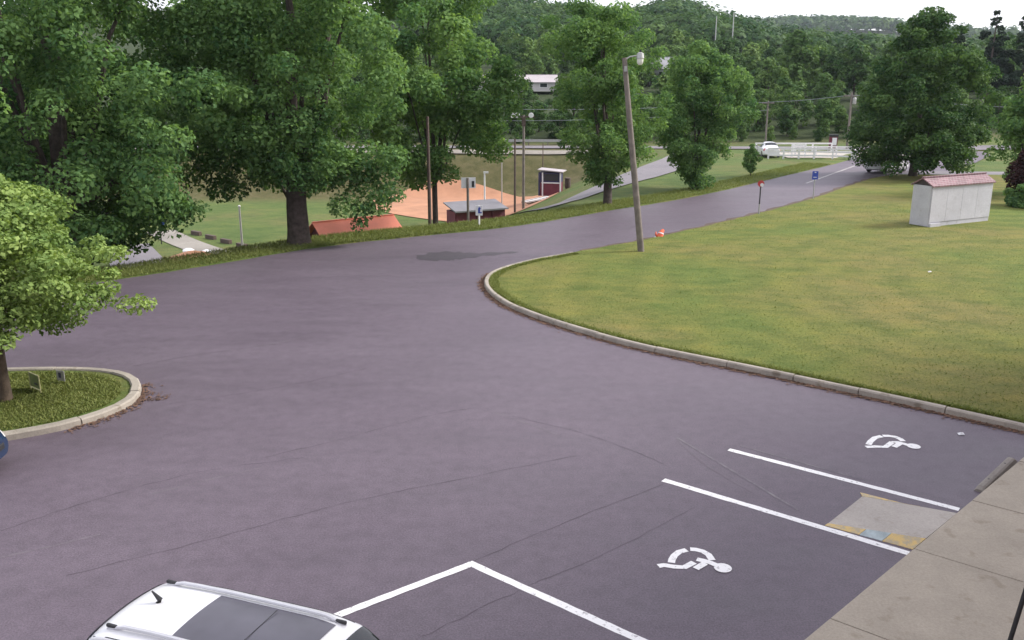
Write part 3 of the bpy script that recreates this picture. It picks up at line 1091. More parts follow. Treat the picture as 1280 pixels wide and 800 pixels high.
# big maples along the edge of the lot
make_tree('maple_tree', 'broad dark maple overhanging the lot edge behind the island tree', (-18.6, 37.2, 0.0), 16.5, 0.9, 7.7,
          [(0, .62), (.1, .88), (.3, 1.0), (.5, .98), (.7, .85), (.87, .55), (1, .1)], 220, 1.0, 95000, 0.155, M['leaf_maple'], M['bark'], 0.5, 2.6, 12)
make_tree('maple_tree', 'tall maple with thick dark forked trunk on the verge above the red roof', (-9.9, 41.2, 0.03), 15.5, 3.2, 5.4,
          [(0, .42), (.12, .80), (.28, 1.0), (.5, 1.0), (.7, .88), (.87, .6), (1, .15)], 175, 0.88, 80000, 0.15, M['leaf_maple'], M['bark'], 0.50, 3.4, 12,
          extra=[(2.3, -.8, 1.9, .75), (3.1, -.4, 1.6, .6), (3.7, -.2, 1.8, .65), (3.3, .3, 2.6, .9), (2.4, 0, 3.0, .9), (-2.6, -.6, 2.6, .7), (-3.4, -.3, 2.5, .7), (4.3, 0, 2.3, .7), (2.9, -.5, .95, .4), (-1.6, -.5, 3.0, .6), (2.4, -.3, 3.7, .8), (3.2, 0, 3.5, .8), (4.0, .2, 3.2, .8), (4.4, 0, 3.9, .9), (1.8, -.5, 4.2, .8), (-3.6, .6, 3.4, 1.0), (-4.4, .8, 4.0, 1.0), (-4.0, -.3, 4.6, 1.1), (-3.0, -.8, 4.0, 1.0), (-4.9, .3, 3.0, .8), (-2.6, .9, 4.6, 1.0)], main=[((-2.2, .2, 8.5), 2.7, .40), ((1.9, -.2, 8.0), 2.9, .36), ((.2, 0, 9.5), 3.0, .33)])
make_tree('maple_tree', 'dark full maple standing between the two lot edge maples', (-22.0, 45.5, T(-22.0, 45.5)), 19.0, 3.2, 5.6, OVAL, 120, 1.1, 34000, 0.21, M['leaf_dark'], M['bark'], 0.38, 3.6, 9)
make_tree('maple_tree', 'leaning maple on the slope close behind the thick forked trunk', (-12.1, 50.5, T(-12.1, 50.5)), 17.0, 5.9, 4.8, OVAL, 110, 1.0, 34000, 0.19, M['leaf_maple'], M['bark'], 0.24, 5.5, 8, lean=(-3.6, 0))
make_tree('ash_tree', 'lighter green tall tree growing on the slope behind the forked maple', (-4.9, 57.0, T(-4.9, 57)), 21.0, 5.2, 5.5,
          [(0, .40), (.1, .72), (.25, .98), (.4, 1.0), (.6, .84), (.8, .58), (1, .12)], 140, 0.95, 52000, 0.19, M['leaf_mid'], M['bark'], 0.19, 5.6, 10)
make_tree('ash_tree', 'tall leafy tree on the slope beyond the maples, its top out of sight', (-14.6, 60.0, T(-14.6, 60)), 24.0, 9.5, 6.5, OVAL, 110, 1.2, 22000, 0.28, M['leaf_mid'], M['bark'], 0.3, 8, 8)
make_tree('maple_tree', 'dark leafy tree further along the lot edge behind the island', (-29.0, 36.0, T(-29, 36)), 18.0, 2.6, 7.0, ROUND, 110, 1.2, 24000, 0.25, M['leaf_dark'], M['bark'], 0.45, 3.5, 8)
# roadside trees
make_tree('roadside_tree', 'tall narrow tree with bare lower trunk between road and side drive', (5.85, 54.9, T(5.85, 54.9)), 12.0, 1.3, 3.8, COL, 190, 0.62, 46000, 0.135, M['leaf_mid'], M['bark'], 0.26, 2.3, 9, lean=(-.9, 0), inner=0.05)
make_tree('roadside_tree', 'dense egg shaped tree with foliage down to the verge by the road', (12.7, 62.6, T(12.7, 62.6)), 9.6, 0.45, 3.5, EGG, 230, 0.56, 46000, 0.135, M['leaf_maple'], M['bark'], 0.2, 1.2, 9, inner=0.05)
make_tree('lawn_tree', 'big dark pyramidal maple on the lawn beside the white shed', (31.6, 71.2, 0.1), 12.5, 0.75, 5.4, PYR, 330, 0.70, 66000, 0.175, M['leaf_dark'], M['bark'], 0.32, 1.6, 10, inner=0.1)
make_tree('lawn_tree', 'bright green tree on the lawn behind the purple leaved shrub', (34.0, 59.5, 0.1), 8.2, 1.0, 2.7, ROUND, 70, 0.7, 14000, 0.18, M['leaf_mid'], M['bark'], 0.18, 1.4, 7)
make_tree('purple_shrub', 'brownish purple leaved shrub on the lawn right of the shed', (30.75, 54.2, 0.1), 3.2, 0.9, 0.95, ROUND, 26, 0.45, 5000, 0.15, M['leaf_purple'], M['bark'], 0.07, 0.8, 6, cat='shrub')
make_tree('low_bush', 'low dark green bush at the foot of the purple shrub', (30.3, 53.0, 0.1), 1.6, 0.15, 1.2, ROUND, 16, 0.4, 3000, 0.14, M['leaf_maple'], M['bark'], 0.05, 0.3, 5, cat='bush')
make_tree('sapling', 'small sapling on the verge across the road from the blue sign', (18.9, 71.6, T(18.9, 71.6)), 2.5, 0.35, 0.72, OVAL, 60, 0.2, 3600, 0.11, M['leaf_mid'], M['bark'], 0.035, 0.6, 5, cat='sapling')

# ------------------------------------------------------------------ woodland behind the far road
protos = []
for k in range(6):
    hgt, rad = 9.0, [3.6, 4.2, 3.1, 4.6, 3.4, 3.9][k]
    pr_ = [ROUND, OVAL, COL, ROUND, PYR, OVAL][k]
    c, r = crown_clumps((0, 0, 0.5), hgt - 0.5, rad, pr_, 38, 1.05, 0.8, 0.3)
    v, q, tint = leaf_cloud(c, r, 2600, 0.46, 0.10, nz=0.32)
    limbs = [(tuple(c[i]), 1.6, 0.09) for i in range(4)]
    root = thing('woodland_tree', None, 'tree')
    rad = rad
    trunk_mesh(3.2, 0.17, 0.12, limbs + [((0, 0, 7), 2.5, 0.1)], 6).build('trunk', M['bark'], root)
    np_mesh('crown', v, q, M['leaf_far'], root, tint)
    protos.append([root, False])
n_w = 0


def u_of(x, y, z):
    f = y * math.cos(PITCH) - (z - CAM_H) * math.sin(PITCH)
    return 640 + FOC * x / f, 400 - FOC * (y * math.sin(PITCH) + (z - CAM_H) * math.cos(PITCH)) / f


SHAPES = ('round', 'oval', 'slim upright', 'broad round', 'pointed', 'egg shaped')
NEAR = ((720, 'long pale building'), (940, 'roadside trees'), (1090, 'white fences'), (9999, 'big lawn maple'))


def wood_tree(x, y, h, label, group, k=None):
    global n_w
    k = random.randrange(6) if k is None else k
    src = protos[k]
    o = src[0] if not src[1] else copy_tree(src[0])
    src[1] = True
    s = h / 9.0
    o.location = (x, y, T(x, y) - 0.1)
    sw = s * random.uniform(0.88, 1.15)
    o.scale = (sw, sw, s)
    o.rotation_euler = (0, 0, random.uniform(0, 6.28))
    u = u_of(x, y, T(x, y))[0]
    near = next(nm for lim, nm in NEAR if u < lim)
    low = 'short ' if h < 5.2 else ('tall ' if h > 8.2 else '')
    lb = label % (low + SHAPES[k] + ' leafy', near)
    tag(o, lb, 'tree', group + ': ' + lb)
    n_w += 1
    return o


LB = ('%s tree in scrub across the far road behind the %s', 'trees of the roadside scrub')
for rowy, hmin, hmax, step in ((109.8, 1.6, 2.8, 3.4), (114, 2.8, 4.8, 3.7), (120, 4.0, 6.2, 4.4), (129, 5.0, 7.2, 5.0)):
    x = -0.40 * rowy
    while x < 0.66 * rowy:
        xx, yy = x + random.uniform(-1.2, 1.2), rowy + random.uniform(-2, 2)
        u, v = u_of(xx, yy, 0)
        h = random.uniform(hmin, hmax)
        if 585 < u < 705:
            h = min(h, 4.2 + (rowy > 125) * 0.6)
        if 1090 < u < 1300:
            h *= 0.8
        if -60 < u:
            wood_tree(xx, yy, h, *LB)
        x += step * random.uniform(0.75, 1.3)
LB = ('%s tree on the slope above the scrub behind the %s', 'trees of the lower wooded slope')
tries = 0
placed = []
while n_w < 292 and tries < 4000:
    tries += 1
    yy = 138 + 124 * random.random() ** 1.1
    xx = random.uniform(-0.20, 0.64) * yy
    if any((xx - a) ** 2 + (yy - b) ** 2 < 30 for a, b in placed):
        continue
    u, v = u_of(xx, yy, 0)
    h = random.uniform(6, 9.8)
    if 575 < u < 715 and yy < 176:
        if yy > 152:
            continue
        h = 3.0
    if 1035 < u < 1100 and 150 < yy < 215:
        continue
    if 815 < u < 840 and 172 < yy < 192:
        continue
    placed.append((xx, yy))
    wood_tree(xx, yy, h, *LB)

# the wood on the hills beyond, one mass
cs_, rs_, sz_ = [], [], []
V_, Q_, T_ = [], [], []
nv_ = 0


def far_trees(n, r0, r1, a0, a1, h0, h1, cards, csize):
    global nv_
    y = rng.uniform(r0, r1, n)
    x = y * rng.uniform(a0, a1, n)
    z = terrain(x, y)
    h = rng.uniform(h0, h1, n)
    # every tree: a crown of cards over a lumpy ellipsoid
    idx = np.repeat(np.arange(n), cards)
    N = len(idx)
    d = rng.normal(size=(N, 3))
    d[:, 2] = np.abs(d[:, 2]) * 0.95 - 0.25
    d /= np.linalg.norm(d, axis=1, keepdims=True)
    ph = rng.uniform(0, 6.28, n)[idx]
    lob = 0.78 + 0.22 * np.sin(d[:, 0] * 5 + ph) * np.sin(d[:, 1] * 5 + 2 * ph) + 0.18 * np.sin(d[:, 2] * 7 + ph) + rng.normal(0, 0.07, N)
    rx = (h * rng.uniform(0.34, 0.50, n))[idx]
    rz = (h * 0.46)[idx]
    p = np.stack([x[idx] + d[:, 0] * rx * lob, y[idx] + d[:, 1] * rx * lob, z[idx] + h[idx] * 0.52 + d[:, 2] * rz * lob], 1)
    nrm = d + rng.normal(size=(N, 3)) * 0.22 + np.array([0, 0, 0.3])
    nrm /= np.linalg.norm(nrm, axis=1, keepdims=True)
    t1 = np.cross(nrm, rng.normal(size=(N, 3)))
    t1 /= np.linalg.norm(t1, axis=1, keepdims=True)
    t2 = np.cross(nrm, t1)
    s = (csize * (0.6 + 0.8 * rng.random(N)))[:, None]
    v = np.stack([p - t1 * s, p + t2 * s * 0.75, p + t1 * s, p - t2 * s * 0.75], 1).reshape(-1, 3)
    q = np.arange(N * 4).reshape(N, 4) + nv_
    nv_ += N * 4
    V_.append(v)
    Q_.append(q)
    T_.append(np.clip(rng.normal(0.42, 0.30, n)[idx] + rng.normal(0, 0.07, N), 0, 1))


far_trees(1000, 258, 400, -0.12, 0.64, 8, 13, 260, 0.62)
far_trees(1000, 395, 520, -0.12, 0.64, 9, 15, 150, 0.85)
far_trees(1200, 1060, 1270, 0.10, 0.66, 12, 18, 60, 2.2)
wood = np_mesh('hill_woodland', np.vstack(V_), np.vstack(Q_), M['leaf_far'], None, np.concatenate(T_))
tag(wood, 'continuous dark green wood covering the hills behind the valley', 'wood', kind='stuff')


# a few dark pines at the right of the wood
def pine(x, y, h, label):
    t = thing('pine_tree', label, 'tree', (x, y, T(x, y)), 0, 'dark pines above the wood')
    m = MB().tube([(0, 0, -.2), (0, 0, h * 0.5), (0, 0, h * .97)], [0.22, 0.15, 0.03], 7)
    m.build('trunk', M['bark'], t)
    c, r = [], []
    lv_ = 15
    for i in range(lv_):
        f = i / (lv_ - 1)
        zz = h * (0.24 + 0.74 * f)
        rad = h * 0.23 * (1 - f) ** 0.7 + 0.2
        for k in range(max(3, int(7 * (1 - f * .6)))):
            a = random.uniform(0, 6.28)
            q = rad * random.uniform(0.35, 1.0)
            c.append((q * math.cos(a), q * math.sin(a), zz + random.uniform(-.25, .25)))
            s_ = 0.35 + 0.55 * (1 - f)
            r.append((s_, s_, s_ * .5))
    v, q, tint = leaf_cloud(np.array(c), np.array(r), 4800, 0.36, 0.2)
    np_mesh('crown', v, q, M['needle'], t, tint)


pine(65.8, 128, 13.0, 'tallest dark pine standing above the wood beyond the lane')
pine(62.6, 131, 11.0, 'dark pine with pointed top left beside the tallest pine')
pine(69.8, 127, 13.4, 'dark broad pine right beside the tallest pine')
pine(57.0, 134, 9.2, 'short dark pine apart from the tallest pine')

# ------------------------------------------------------------------ buildings
def gabled(name, label, loc, rz, L, D, hw, hr, wall_m, roof_m, gable_m, over=0.25, wins=(), cat='building'):
    t = thing(name, label, cat, loc, rz)
    MB().add([(-L / 2, -D / 2, -.3), (L / 2, -D / 2, -.3), (L / 2, D / 2, -.3), (-L / 2, D / 2, -.3), (-L / 2, -D / 2, hw), (L / 2, -D / 2, hw), (L / 2, D / 2, hw), (-L / 2, D / 2, hw)],
             [(3, 2, 1, 0), (4, 5, 6, 7), (0, 1, 5, 4), (1, 2, 6, 5), (2, 3, 7, 6), (3, 0, 4, 7)]).build('wall', wall_m, t)
    for s in (-1, 1):
        x = s * (L / 2 - 0.02)
        m = MB().add([(x - .02, -D / 2, hw + .002), (x - .02, D / 2, hw + .002), (x - .02, 0, hw + hr), (x + .02, -D / 2, hw + .002), (x + .02, D / 2, hw + .002), (x + .02, 0, hw + hr)],
                     [(0, 1, 2), (5, 4, 3), (0, 3, 4, 1), (1, 4, 5, 2), (2, 5, 3, 0)])
        m.build('gable', gable_m, t)
    sl = hr / (D / 2)
    th = 0.07
    for s in (-1, 1):
        y1 = s * (D / 2 + over)
        z1 = hw - sl * over
        xo = L / 2 + over
        m = MB().add([(-xo, 0, hw + hr + .01), (xo, 0, hw + hr + .01), (xo, y1, z1 + .01), (-xo, y1, z1 + .01), (-xo, 0, hw + hr + th), (xo, 0, hw + hr + th), (xo, y1, z1 + th), (-xo, y1, z1 + th)],
                     [(0, 1, 2, 3), (7, 6, 5, 4), (0, 4, 5, 1), (1, 5, 6, 2), (2, 6, 7, 3), (3, 7, 4, 0)])
        m.build('roof_slope', roof_m, t)
    MB().box((0, 0, hw + hr + th + .02), (L + 2 * over, 0.14, 0.05)).build('ridge_cap', roof_m, t)
    for (x, z, w, h) in wins:
        f = MB().box((x, -D / 2 - .02, z), (w + .16, 0.05, h + .16)).build('window', M['white_metal'], t)
        MB().box((x, -D / 2 - .035, z), (w, 0.05, h)).build('pane', M['window'], f)
    return t


# white shed on the lawn
sh_a, sh_b = Vector((21.35, 45.65)), Vector((25.55, 47.85))
sd = (sh_b - sh_a)
sl_, sw_ = sd.length, 1.15
srz = math.atan2(sd.y, sd.x)
sc = sh_a + sd / 2 + Vector((-sd.y, sd.x)).normalized() * sw_ / 2
shed = gabled('garden_shed', 'long narrow white shed with pinkish red shingle roof on the lawn', (sc.x, sc.y, 0.105), srz, sl_, sw_, 2.08, 0.32, M['shed_white'], M['shed_roof'], M['gable'], 0.10, cat='shed')
for k in range(4):
    MB().box((-sl_ / 2 + sl_ * (k + 0.5) / 4, -sw_ / 2 - 0.012, 1.16), (sl_ / 4 - 0.012, 0.03, 1.86)).build('panel', M['shed_white'], shed)
MB().box((-sl_ / 2 - .02, 0, 1.05), (0.05, sw_ * 0.94, 2.05)).build('door', M['shed_white'], shed)
MB().box((-sl_ / 2 + 0.42, -sw_ / 2 - 0.05, 0.06), (0.80, 0.12, 0.22)).build('skirting_board', M['shed_white'], shed)
MB().box((0.5, -sw_ / 2 + 0.05, 0.06), (sl_ - 1.1, 0.08, 0.14)).build('painted_shadow_gap', M['gable'], shed)  # dark strip drawn in place of the shaded gap under the panels

# red roofed building below the verge
gabled('red_roof_building', 'low building with bright orange red roof below the verge', (-10.2, 57.6, T(-10.2, 57.6) + 0.05), R(36), 4.9, 4.2, 1.75, 1.35, M['brick'], M['red_roof'], M['maroon'], 0.45)

# dugout of the ball field
dz_ = T(-2.9, 74.5)
dug = thing('dugout', 'maroon baseball dugout with grey flat roof at the edge of the infield', 'dugout', (-3.05, 75.5, dz_ - 0.75), R(28))
for x, w in ((-1.35, 1.75), (0.30, 1.35), (1.65, 1.15)):
    MB().box((x, -0.9, 0.95), (w, 0.12, 1.9)).build('wall_panel', M['maroon'], dug)
MB().box((0, 0.95, 0.95), (4.4, 0.10, 1.9)).build('back_wall', M['maroon'], dug)
MB().box((-2.25, 0.02, 0.95), (0.10, 1.75, 1.9)).build('end_wall', M['maroon'], dug)
MB().box((2.28, 0.02, 0.95), (0.10, 1.75, 1.9)).build('end_wall', M['maroon'], dug)
MB().add([(-2.45, -1.2, 1.93), (2.45, -1.2, 1.93), (2.45, 1.25, 2.42), (-2.45, 1.25, 2.42), (-2.45, -1.2, 2.03), (2.45, -1.2, 2.03), (2.45, 1.25, 2.52), (-2.45, 1.25, 2.52)],
         [(3, 2, 1, 0), (4, 5, 6, 7), (0, 1, 5, 4), (1, 2, 6, 5), (2, 3, 7, 6), (3, 0, 4, 7)]).build('roof', M['dugout_roof'], dug)
MB().box((0, -1.23, 1.98), (4.95, 0.05, 0.13)).build('fascia', M['dugout_roof'], dug)
MB().box((0, 0.5, 0.45), (3.9, 0.35, 0.06)).build('bench', M['pole_wood'], dug)

# scorers' booth
bx_, by_ = 3.75, 85.5
bth = thing('scorers_booth', 'small navy and maroon booth with white trim beside the infield', 'booth', (bx_, by_, T(bx_, by_)), R(-14))
MB().box((0, 0, 0.62), (1.9, 1.5, 1.24)).build('lower_wall', M['maroon'], bth)
MB().box((0, 0, 1.72), (1.9, 1.5, 0.94)).build('upper_wall', M['navy'], bth)
MB().box((-1.03, 0, 1.1), (0.14, 1.62, 2.2)).build('side_panel', M['navy'], bth)
MB().box((0.1, -0.78, 1.24), (1.8, 0.08, 0.10)).build('counter', M['white_board'], bth)
for x in (-0.70, 1.0):
    MB().box((x, -0.79, 1.1), (0.12, 0.08, 2.2)).build('corner_trim', M['white_board'], bth)
MB().add([(-1.15, -1.0, 2.42), (1.25, -1.0, 2.24), (1.25, .95, 2.24), (-1.15, .95, 2.42), (-1.15, -1.0, 2.5), (1.25, -1.0, 2.32), (1.25, .95, 2.32), (-1.15, .95, 2.5)],
         [(3, 2, 1, 0), (4, 5, 6, 7), (0, 1, 5, 4), (1, 2, 6, 5), (2, 3, 7, 6), (3, 0, 4, 7)]).build('roof', M['far_roof'], bth)
MB().box((0.12, -0.775, 1.75), (1.35, 0.05, 0.6)).build('hatch', M['trim'], bth)
stp = thing('wooden_ramp', 'low pale wooden ramp leading up to the booth', 'ramp', (2.3, 82.2, T(2.3, 82.2)), R(32))
for k in range(6):
    MB().box((-1.2 + k * 0.48, 0, 0.14 + 0.05 * k), (0.45, 1.0, 0.06)).build('plank', M['far_wall'], stp)
for s in (-1, 1):
    MB().box((0, s * .42, 0.08), (2.8, 0.08, 0.2)).build('bearer', M['brown_pole'], stp)
tag(MB().lathe((5.35, 86.4, T(5.35, 86.4) - .02), [(0.26, 0), (0.28, .1), (0.28, .9), (0.3, .92), (0.3, 1.0), (0.1, 1.05)], 14).build('waste_bin', M['brown_pole'], None, True), 'brown round waste bin standing right beside the booth', 'bin')

# long pale building and a small house far behind the scrub
gabled('long_building', 'long pale building with light metal roof among trees beyond the road', (-1.0, 161, T(-1, 161) + 0.6), R(2), 17.0, 6.0, 1.3, 1.1, M['far_wall'], M['far_roof'], M['far_wall'], 0.4,
       [(-6, 0.7, 1.2, 0.6), (-3.6, 0.7, 1.2, 0.6), (-1.2, 0.7, 1.2, .6), (1.2, 0.7, 1.2, .6), (3.6, 0.7, 1.2, .6), (6.3, 0.7, 1.2, .6)])
gabled('white_house', 'small white house with grey roof glimpsed between the roadside trees', (28.5, 183, T(28.5, 183) + 0.4), R(-28), 8, 6, 2.8, 2.0, M['shed_white'], M['grey_roof'], M['shed_white'], 0.4,
       [(-2, 1.5, 0.9, 1.2), (2, 1.5, 0.9, 1.2)])

# ------------------------------------------------------------------ poles, lamps, signs
def pole_thing(name, label, x, y, h, r, mat, cat='pole', top=(0, 0), z=None, group=None):
    t = thing(name, label, cat, (x, y, T(x, y) if z is None else z), 0, group)
    MB().tube([(0, 0, -.25), (top[0] * .35, top[1] * .35, h * .33), (top[0] * .7, top[1] * .7, h * .68), (top[0], top[1], h)], [r, r * .94, r * .84, r * .7], 12).build('pole', mat, t, True)
    return t


lp = pole_thing('lamp_post', 'leaning wooden lamp post with single lamp at the lawn edge', 5.72, 38.95, 8.2, 0.145, M['pole_wood'], 'lamp post', (-1.02, 0.1), 0.10)
tx, ty, tz = -1.02, 0.1, 8.2
MB().tube([(tx, ty, tz - .12), (tx + .22, ty - .02, tz + 0.03), (tx + .50, ty - .03, tz + .08)], 0.028, 8).build('arm', M['grey_metal'], lp, True)
MB().lathe((tx + .66, ty - .03, tz - .02), [(0.04, .24), (0.13, .20), (0.16, .05), (0.17, .0)][::-1], 16).build('lamp_housing', M['grey_metal'], lp, True)
MB().lathe((tx + .66, ty - .03, tz - .30), [(0.06, 0), (0.125, .08), (0.135, .2), (0.135, .275)], 16).build('lamp_globe', M['lamp_glass'], lp, True)
MB().box((tx + .66, ty - .03, tz + .26), (0.07, 0.07, 0.10)).build('photocell', M['dark_metal'], lp)
MB().box((-1.02 * .95, 0.1 - .13, 7.75), (0.12, 0.08, 0.22)).build('junction_box', M['grey_metal'], lp)

fp = pole_thing('flood_light_pole', 'grey pole with two white flood lamps on a crossarm by the infield', 1.0, 78.2, 8.05, 0.13, M['pole_wood'], 'light pole')
MB().box((0, -0.02, 7.9), (1.9, 0.10, 0.12)).build('crossarm', M['brown_pole'], fp)
MB().box((0, -.05, 7.5), (0.34, 0.12, 0.75)).build('ballast_box', M['brown_pole'], fp)
for x in (-0.98, -0.55, 0.62):
    MB().lathe((x, -0.22, 8.03), [(0.07, .30), (0.22, .0), (0.2, -.02)][::-1], 14, 'y').build('flood_lamp', M['white_metal'], fp, True)
pole_thing('utility_pole', 'slim brown utility pole just left of the flood light pole', 0.25, 77.0, 6.3, 0.10, M['brown_pole'])
pole_thing('utility_pole', 'brown wooden pole on the verge in front of the lighter tree', -4.45, 48.3, 6.3, 0.10, M['brown_pole'], z=T(-4.45, 48.3) - .3)
pole_thing('backstop_post', 'thin dark post standing behind the scorers booth', 3.1, 91.0, 5.2, 0.06, M['brown_pole'], 'post')
pole_thing('backstop_post', 'thin pale post at the far side of the infield', -1.0, 88.5, 5.2, 0.065, M['grey_metal'], 'post')
fpole = pole_thing('field_post', 'pale metal post standing in the green field left of the forked maple', -18.9, 62.0, 3.4, 0.085, M['grey_metal'], 'post')
MB().lathe((0, 0, 3.38), [(0.09, 0), (0.10, .05), (0.03, .1)], 10).build('cap', M['white_metal'], fpole)
wpost = pole_thing('flag_post', 'white post with small white top standing behind the dugout', -2.35, 77.3, 4.1, 0.085, M['white_metal'], 'post')
MB().box((0.12, 0, 4.1), (0.42, 0.1, 0.16)).build('lamp_head', M['white_metal'], wpost)
# basketball hoop seen from behind
bh = thing('basketball_hoop', 'basketball hoop with white backboard on a wooden post by the dugout', 'basketball hoop', (-2.45, 49.8, T(-2.45, 49.8) - .35), R(8))
MB().tube([(0, 0, -.2), (0, 0, 2.9)], [0.075, 0.07], 10).build('post', M['pole_wood'], bh, True)
MB().box((0.05, 0.10, 2.62), (0.80, 0.04, 0.58)).build('backboard', M['white_board'], bh)
MB().box((0.14, 0.125, 2.55), (0.22, 0.015, 0.30)).build('target_square', M['sign_blue'], bh)
MB().box((0.30, 0.075, 2.55), (0.14, 0.012, 0.34)).build('back_brace', M['dark_metal'], bh)
hoop = MB()
for k in range(16):
    a, b = 2 * math.pi * k / 16, 2 * math.pi * (k + 1) / 16
    hoop.tube([(0.05 + .2 * math.cos(a), 0.36 + .2 * math.sin(a), 2.45), (0.05 + .2 * math.cos(b), 0.36 + .2 * math.sin(b), 2.45)], 0.012, 5)
hoop.build('hoop', M['orange'], bh)


def sign(name, label, x, y, z, h, w, hh, face_m, post_m, rz=0.0, round_=False, cat='sign', pr=0.03):
    t = thing(name, label, cat, (x, y, z), rz)
    MB().tube([(0, 0, -.2), (0, 0, h)], pr, 8).build('post', post_m, t, True)
    if round_:
        MB().lathe((0, -pr - .012, h - hh / 2), [(w / 2, -.012), (w / 2, .012)], 20, 'y').build('sign_face', face_m, t)
    else:
        MB().box((0, -pr - .012, h - hh / 2), (w, 0.018, hh)).build('sign_face', face_m, t, bevel=0.004)
    return t


bs = sign('blue_sign', 'plain blue rectangular sign on a grey post at the road edge', 19.15, 57.05, 0.06, 1.78, 0.36, 0.52, M['sign_blue'], M['grey_metal'], R(-8), pr=0.035)
MB().box((0.0, -.062, 1.70), (0.10, 0.006, 0.05)).build('white_mark', M['white_board'], bs)
MB().box((0.0, -.062, 1.40), (0.2, 0.006, 0.04)).build('white_mark', M['white_board'], bs)
rs = sign('round_sign', 'small round red sign with pale rim on a dark post at the road edge', 13.9, 50.3, 0.04, 1.95, 0.36, 0.36, M['sign_red'], M['dark_metal'], R(-10), True, pr=0.035)
MB().lathe((0.06, -.07, 1.70), [(0.10, -.004), (0.10, .004)], 16, 'y').build('pale_patch', M['white_board'], rs)
MB().tube([(0, 0, -.1), (0, 0, .62)], 0.042, 8).build('post_sleeve', M['grey_metal'], rs, True)
ps = sign('parking_sign', 'white sign with blue symbol on a white post beside the lot edge', -1.72, 46.55, 0.05, 1.05, 0.36, 0.52, M['white_board'], M['white_metal'], R(5), pr=0.05)
MB().lathe((0.02, -.085, 0.90), [(0.065, -.004), (0.065, .004)], 12, 'y').build('blue_symbol', M['sign_blue'], ps)
MB().box((0.0, -.083, 0.76), (0.10, 0.008, 0.22)).build('blue_symbol', M['sign_blue'], ps)
MB().box((0.07, -.083, 0.68), (0.14, 0.008, 0.06)).build('blue_symbol', M['sign_blue'], ps)
fs = sign('field_sign', 'small blue sign on a dark post beside the gravel path', -26.2, 66.2, T(-26.2, 66.2), 2.0, 0.8, 0.55, M['sign_blue'], M['dark_metal'], R(10), pr=0.04)
MB().box((-0.22, -.055, 1.72), (0.26, 0.008, 0.4)).build('white_mark', M['white_board'], fs)

# yard signs on the island
ys = thing('yard_sign', 'pale yellow wire framed yard sign on the island beside the tree', 'yard sign', (*G(45, 489, 0.1), 0.10), R(-38))
fr = MB()
for a, b in (((-.25, 0, -.1), (-.25, 0, .44)), ((.25, 0, -.1), (.25, 0, .44)), ((-.25, 0, .44), (.25, 0, .44)), ((-.25, 0, .07), (.25, 0, .07))):
    fr.tube([a, b], 0.014, 6)
fr.build('wire_frame', simple('pale_yellow_wire', (0.48, 0.46, 0.25), .5), ys)
MB().box((0, 0.004, 0.255), (0.47, 0.008, 0.33)).build('panel', simple('green_sign_panel', (0.115, 0.150, 0.035), .6, var=.3, scale=5), ys)
MB().box((0.06, -.006, 0.20), (0.16, 0.006, 0.05)).build('dark_print', M['trim'], ys)
y2 = thing('yard_sign', 'small grey and white yard sign on the island grass', 'yard sign', (*G(77, 479, 0.1), 0.10), R(-20))
MB().box((0, 0, 0.20), (0.25, 0.012, 0.26)).build('panel', simple('grey_sign_panel', (0.33, 0.32, 0.33), .6, var=.3, scale=6), y2)
MB().box((-.02, -.010, 0.21), (0.08, 0.006, 0.13)).build('dark_print', M['navy'], y2)
for s in (-1, 1):
    MB().tube([(s * .09, 0.014, -.1), (s * .09, 0.014, .3)], 0.008, 5).build('stake', M['grey_metal'], y2)

# toppled orange cone on the road edge
cn = thing('traffic_cone', 'crushed orange traffic cone with white base at the road edge', 'traffic cone', (*G(825, 297, 0.03), 0.012), R(25))
MB().box((0, 0, 0.035), (0.42, 0.42, 0.055)).build('base', M['white_board'], cn, bevel=0.015)
cone_m = MB().tube([(0, 0, .06), (.03, 0, .18), (.09, .02, .29), (.20, .03, .37)], [0.17, 0.14, 0.105, 0.07], 14)
cone_m.build('cone_body', M['orange'], cn, True)
MB().tube([(.035, 0, .19), (.06, .01, .24)], [0.144, 0.130], 14).build('reflective_band', M['white_board'], cn, True)
MB().tube([(-.14, .05, .06), (-.20, .08, .20), (-.17, .1, .30)], [.05, .045, .02], 8).build('torn_flap', M['orange'], cn, True)

# ------------------------------------------------------------------ white fences, kiosk, poles, wires at the far junction
def rail_fence(label, pts, h, rails, spacing, group, rail_h=0.15):
    a = pts[0]
    t = thing('white_fence', label, 'fence', (a[0], a[1], T(*a)), 0, group)
    for p, q in zip(pts[:-1], pts[1:]):
        p, q = Vector(p) - Vector(a), Vector(q) - Vector(a)
        L = (q - p).length
        k = max(1, round(L / spacing))
        rz = math.atan2((q - p).y, (q - p).x)
        for i in range(k + 1):
            c = p.lerp(q, i / k)
            MB().box((c.x, c.y, h / 2 - .05), (0.14, 0.14, h + .1), rz).build('post', M['white_metal'], t)
        for z in rails:
            c = p.lerp(q, .5)
            MB().box((c.x, c.y, z), (L, 0.06, rail_h), rz).build('rail', M['white_metal'], t)
    return t


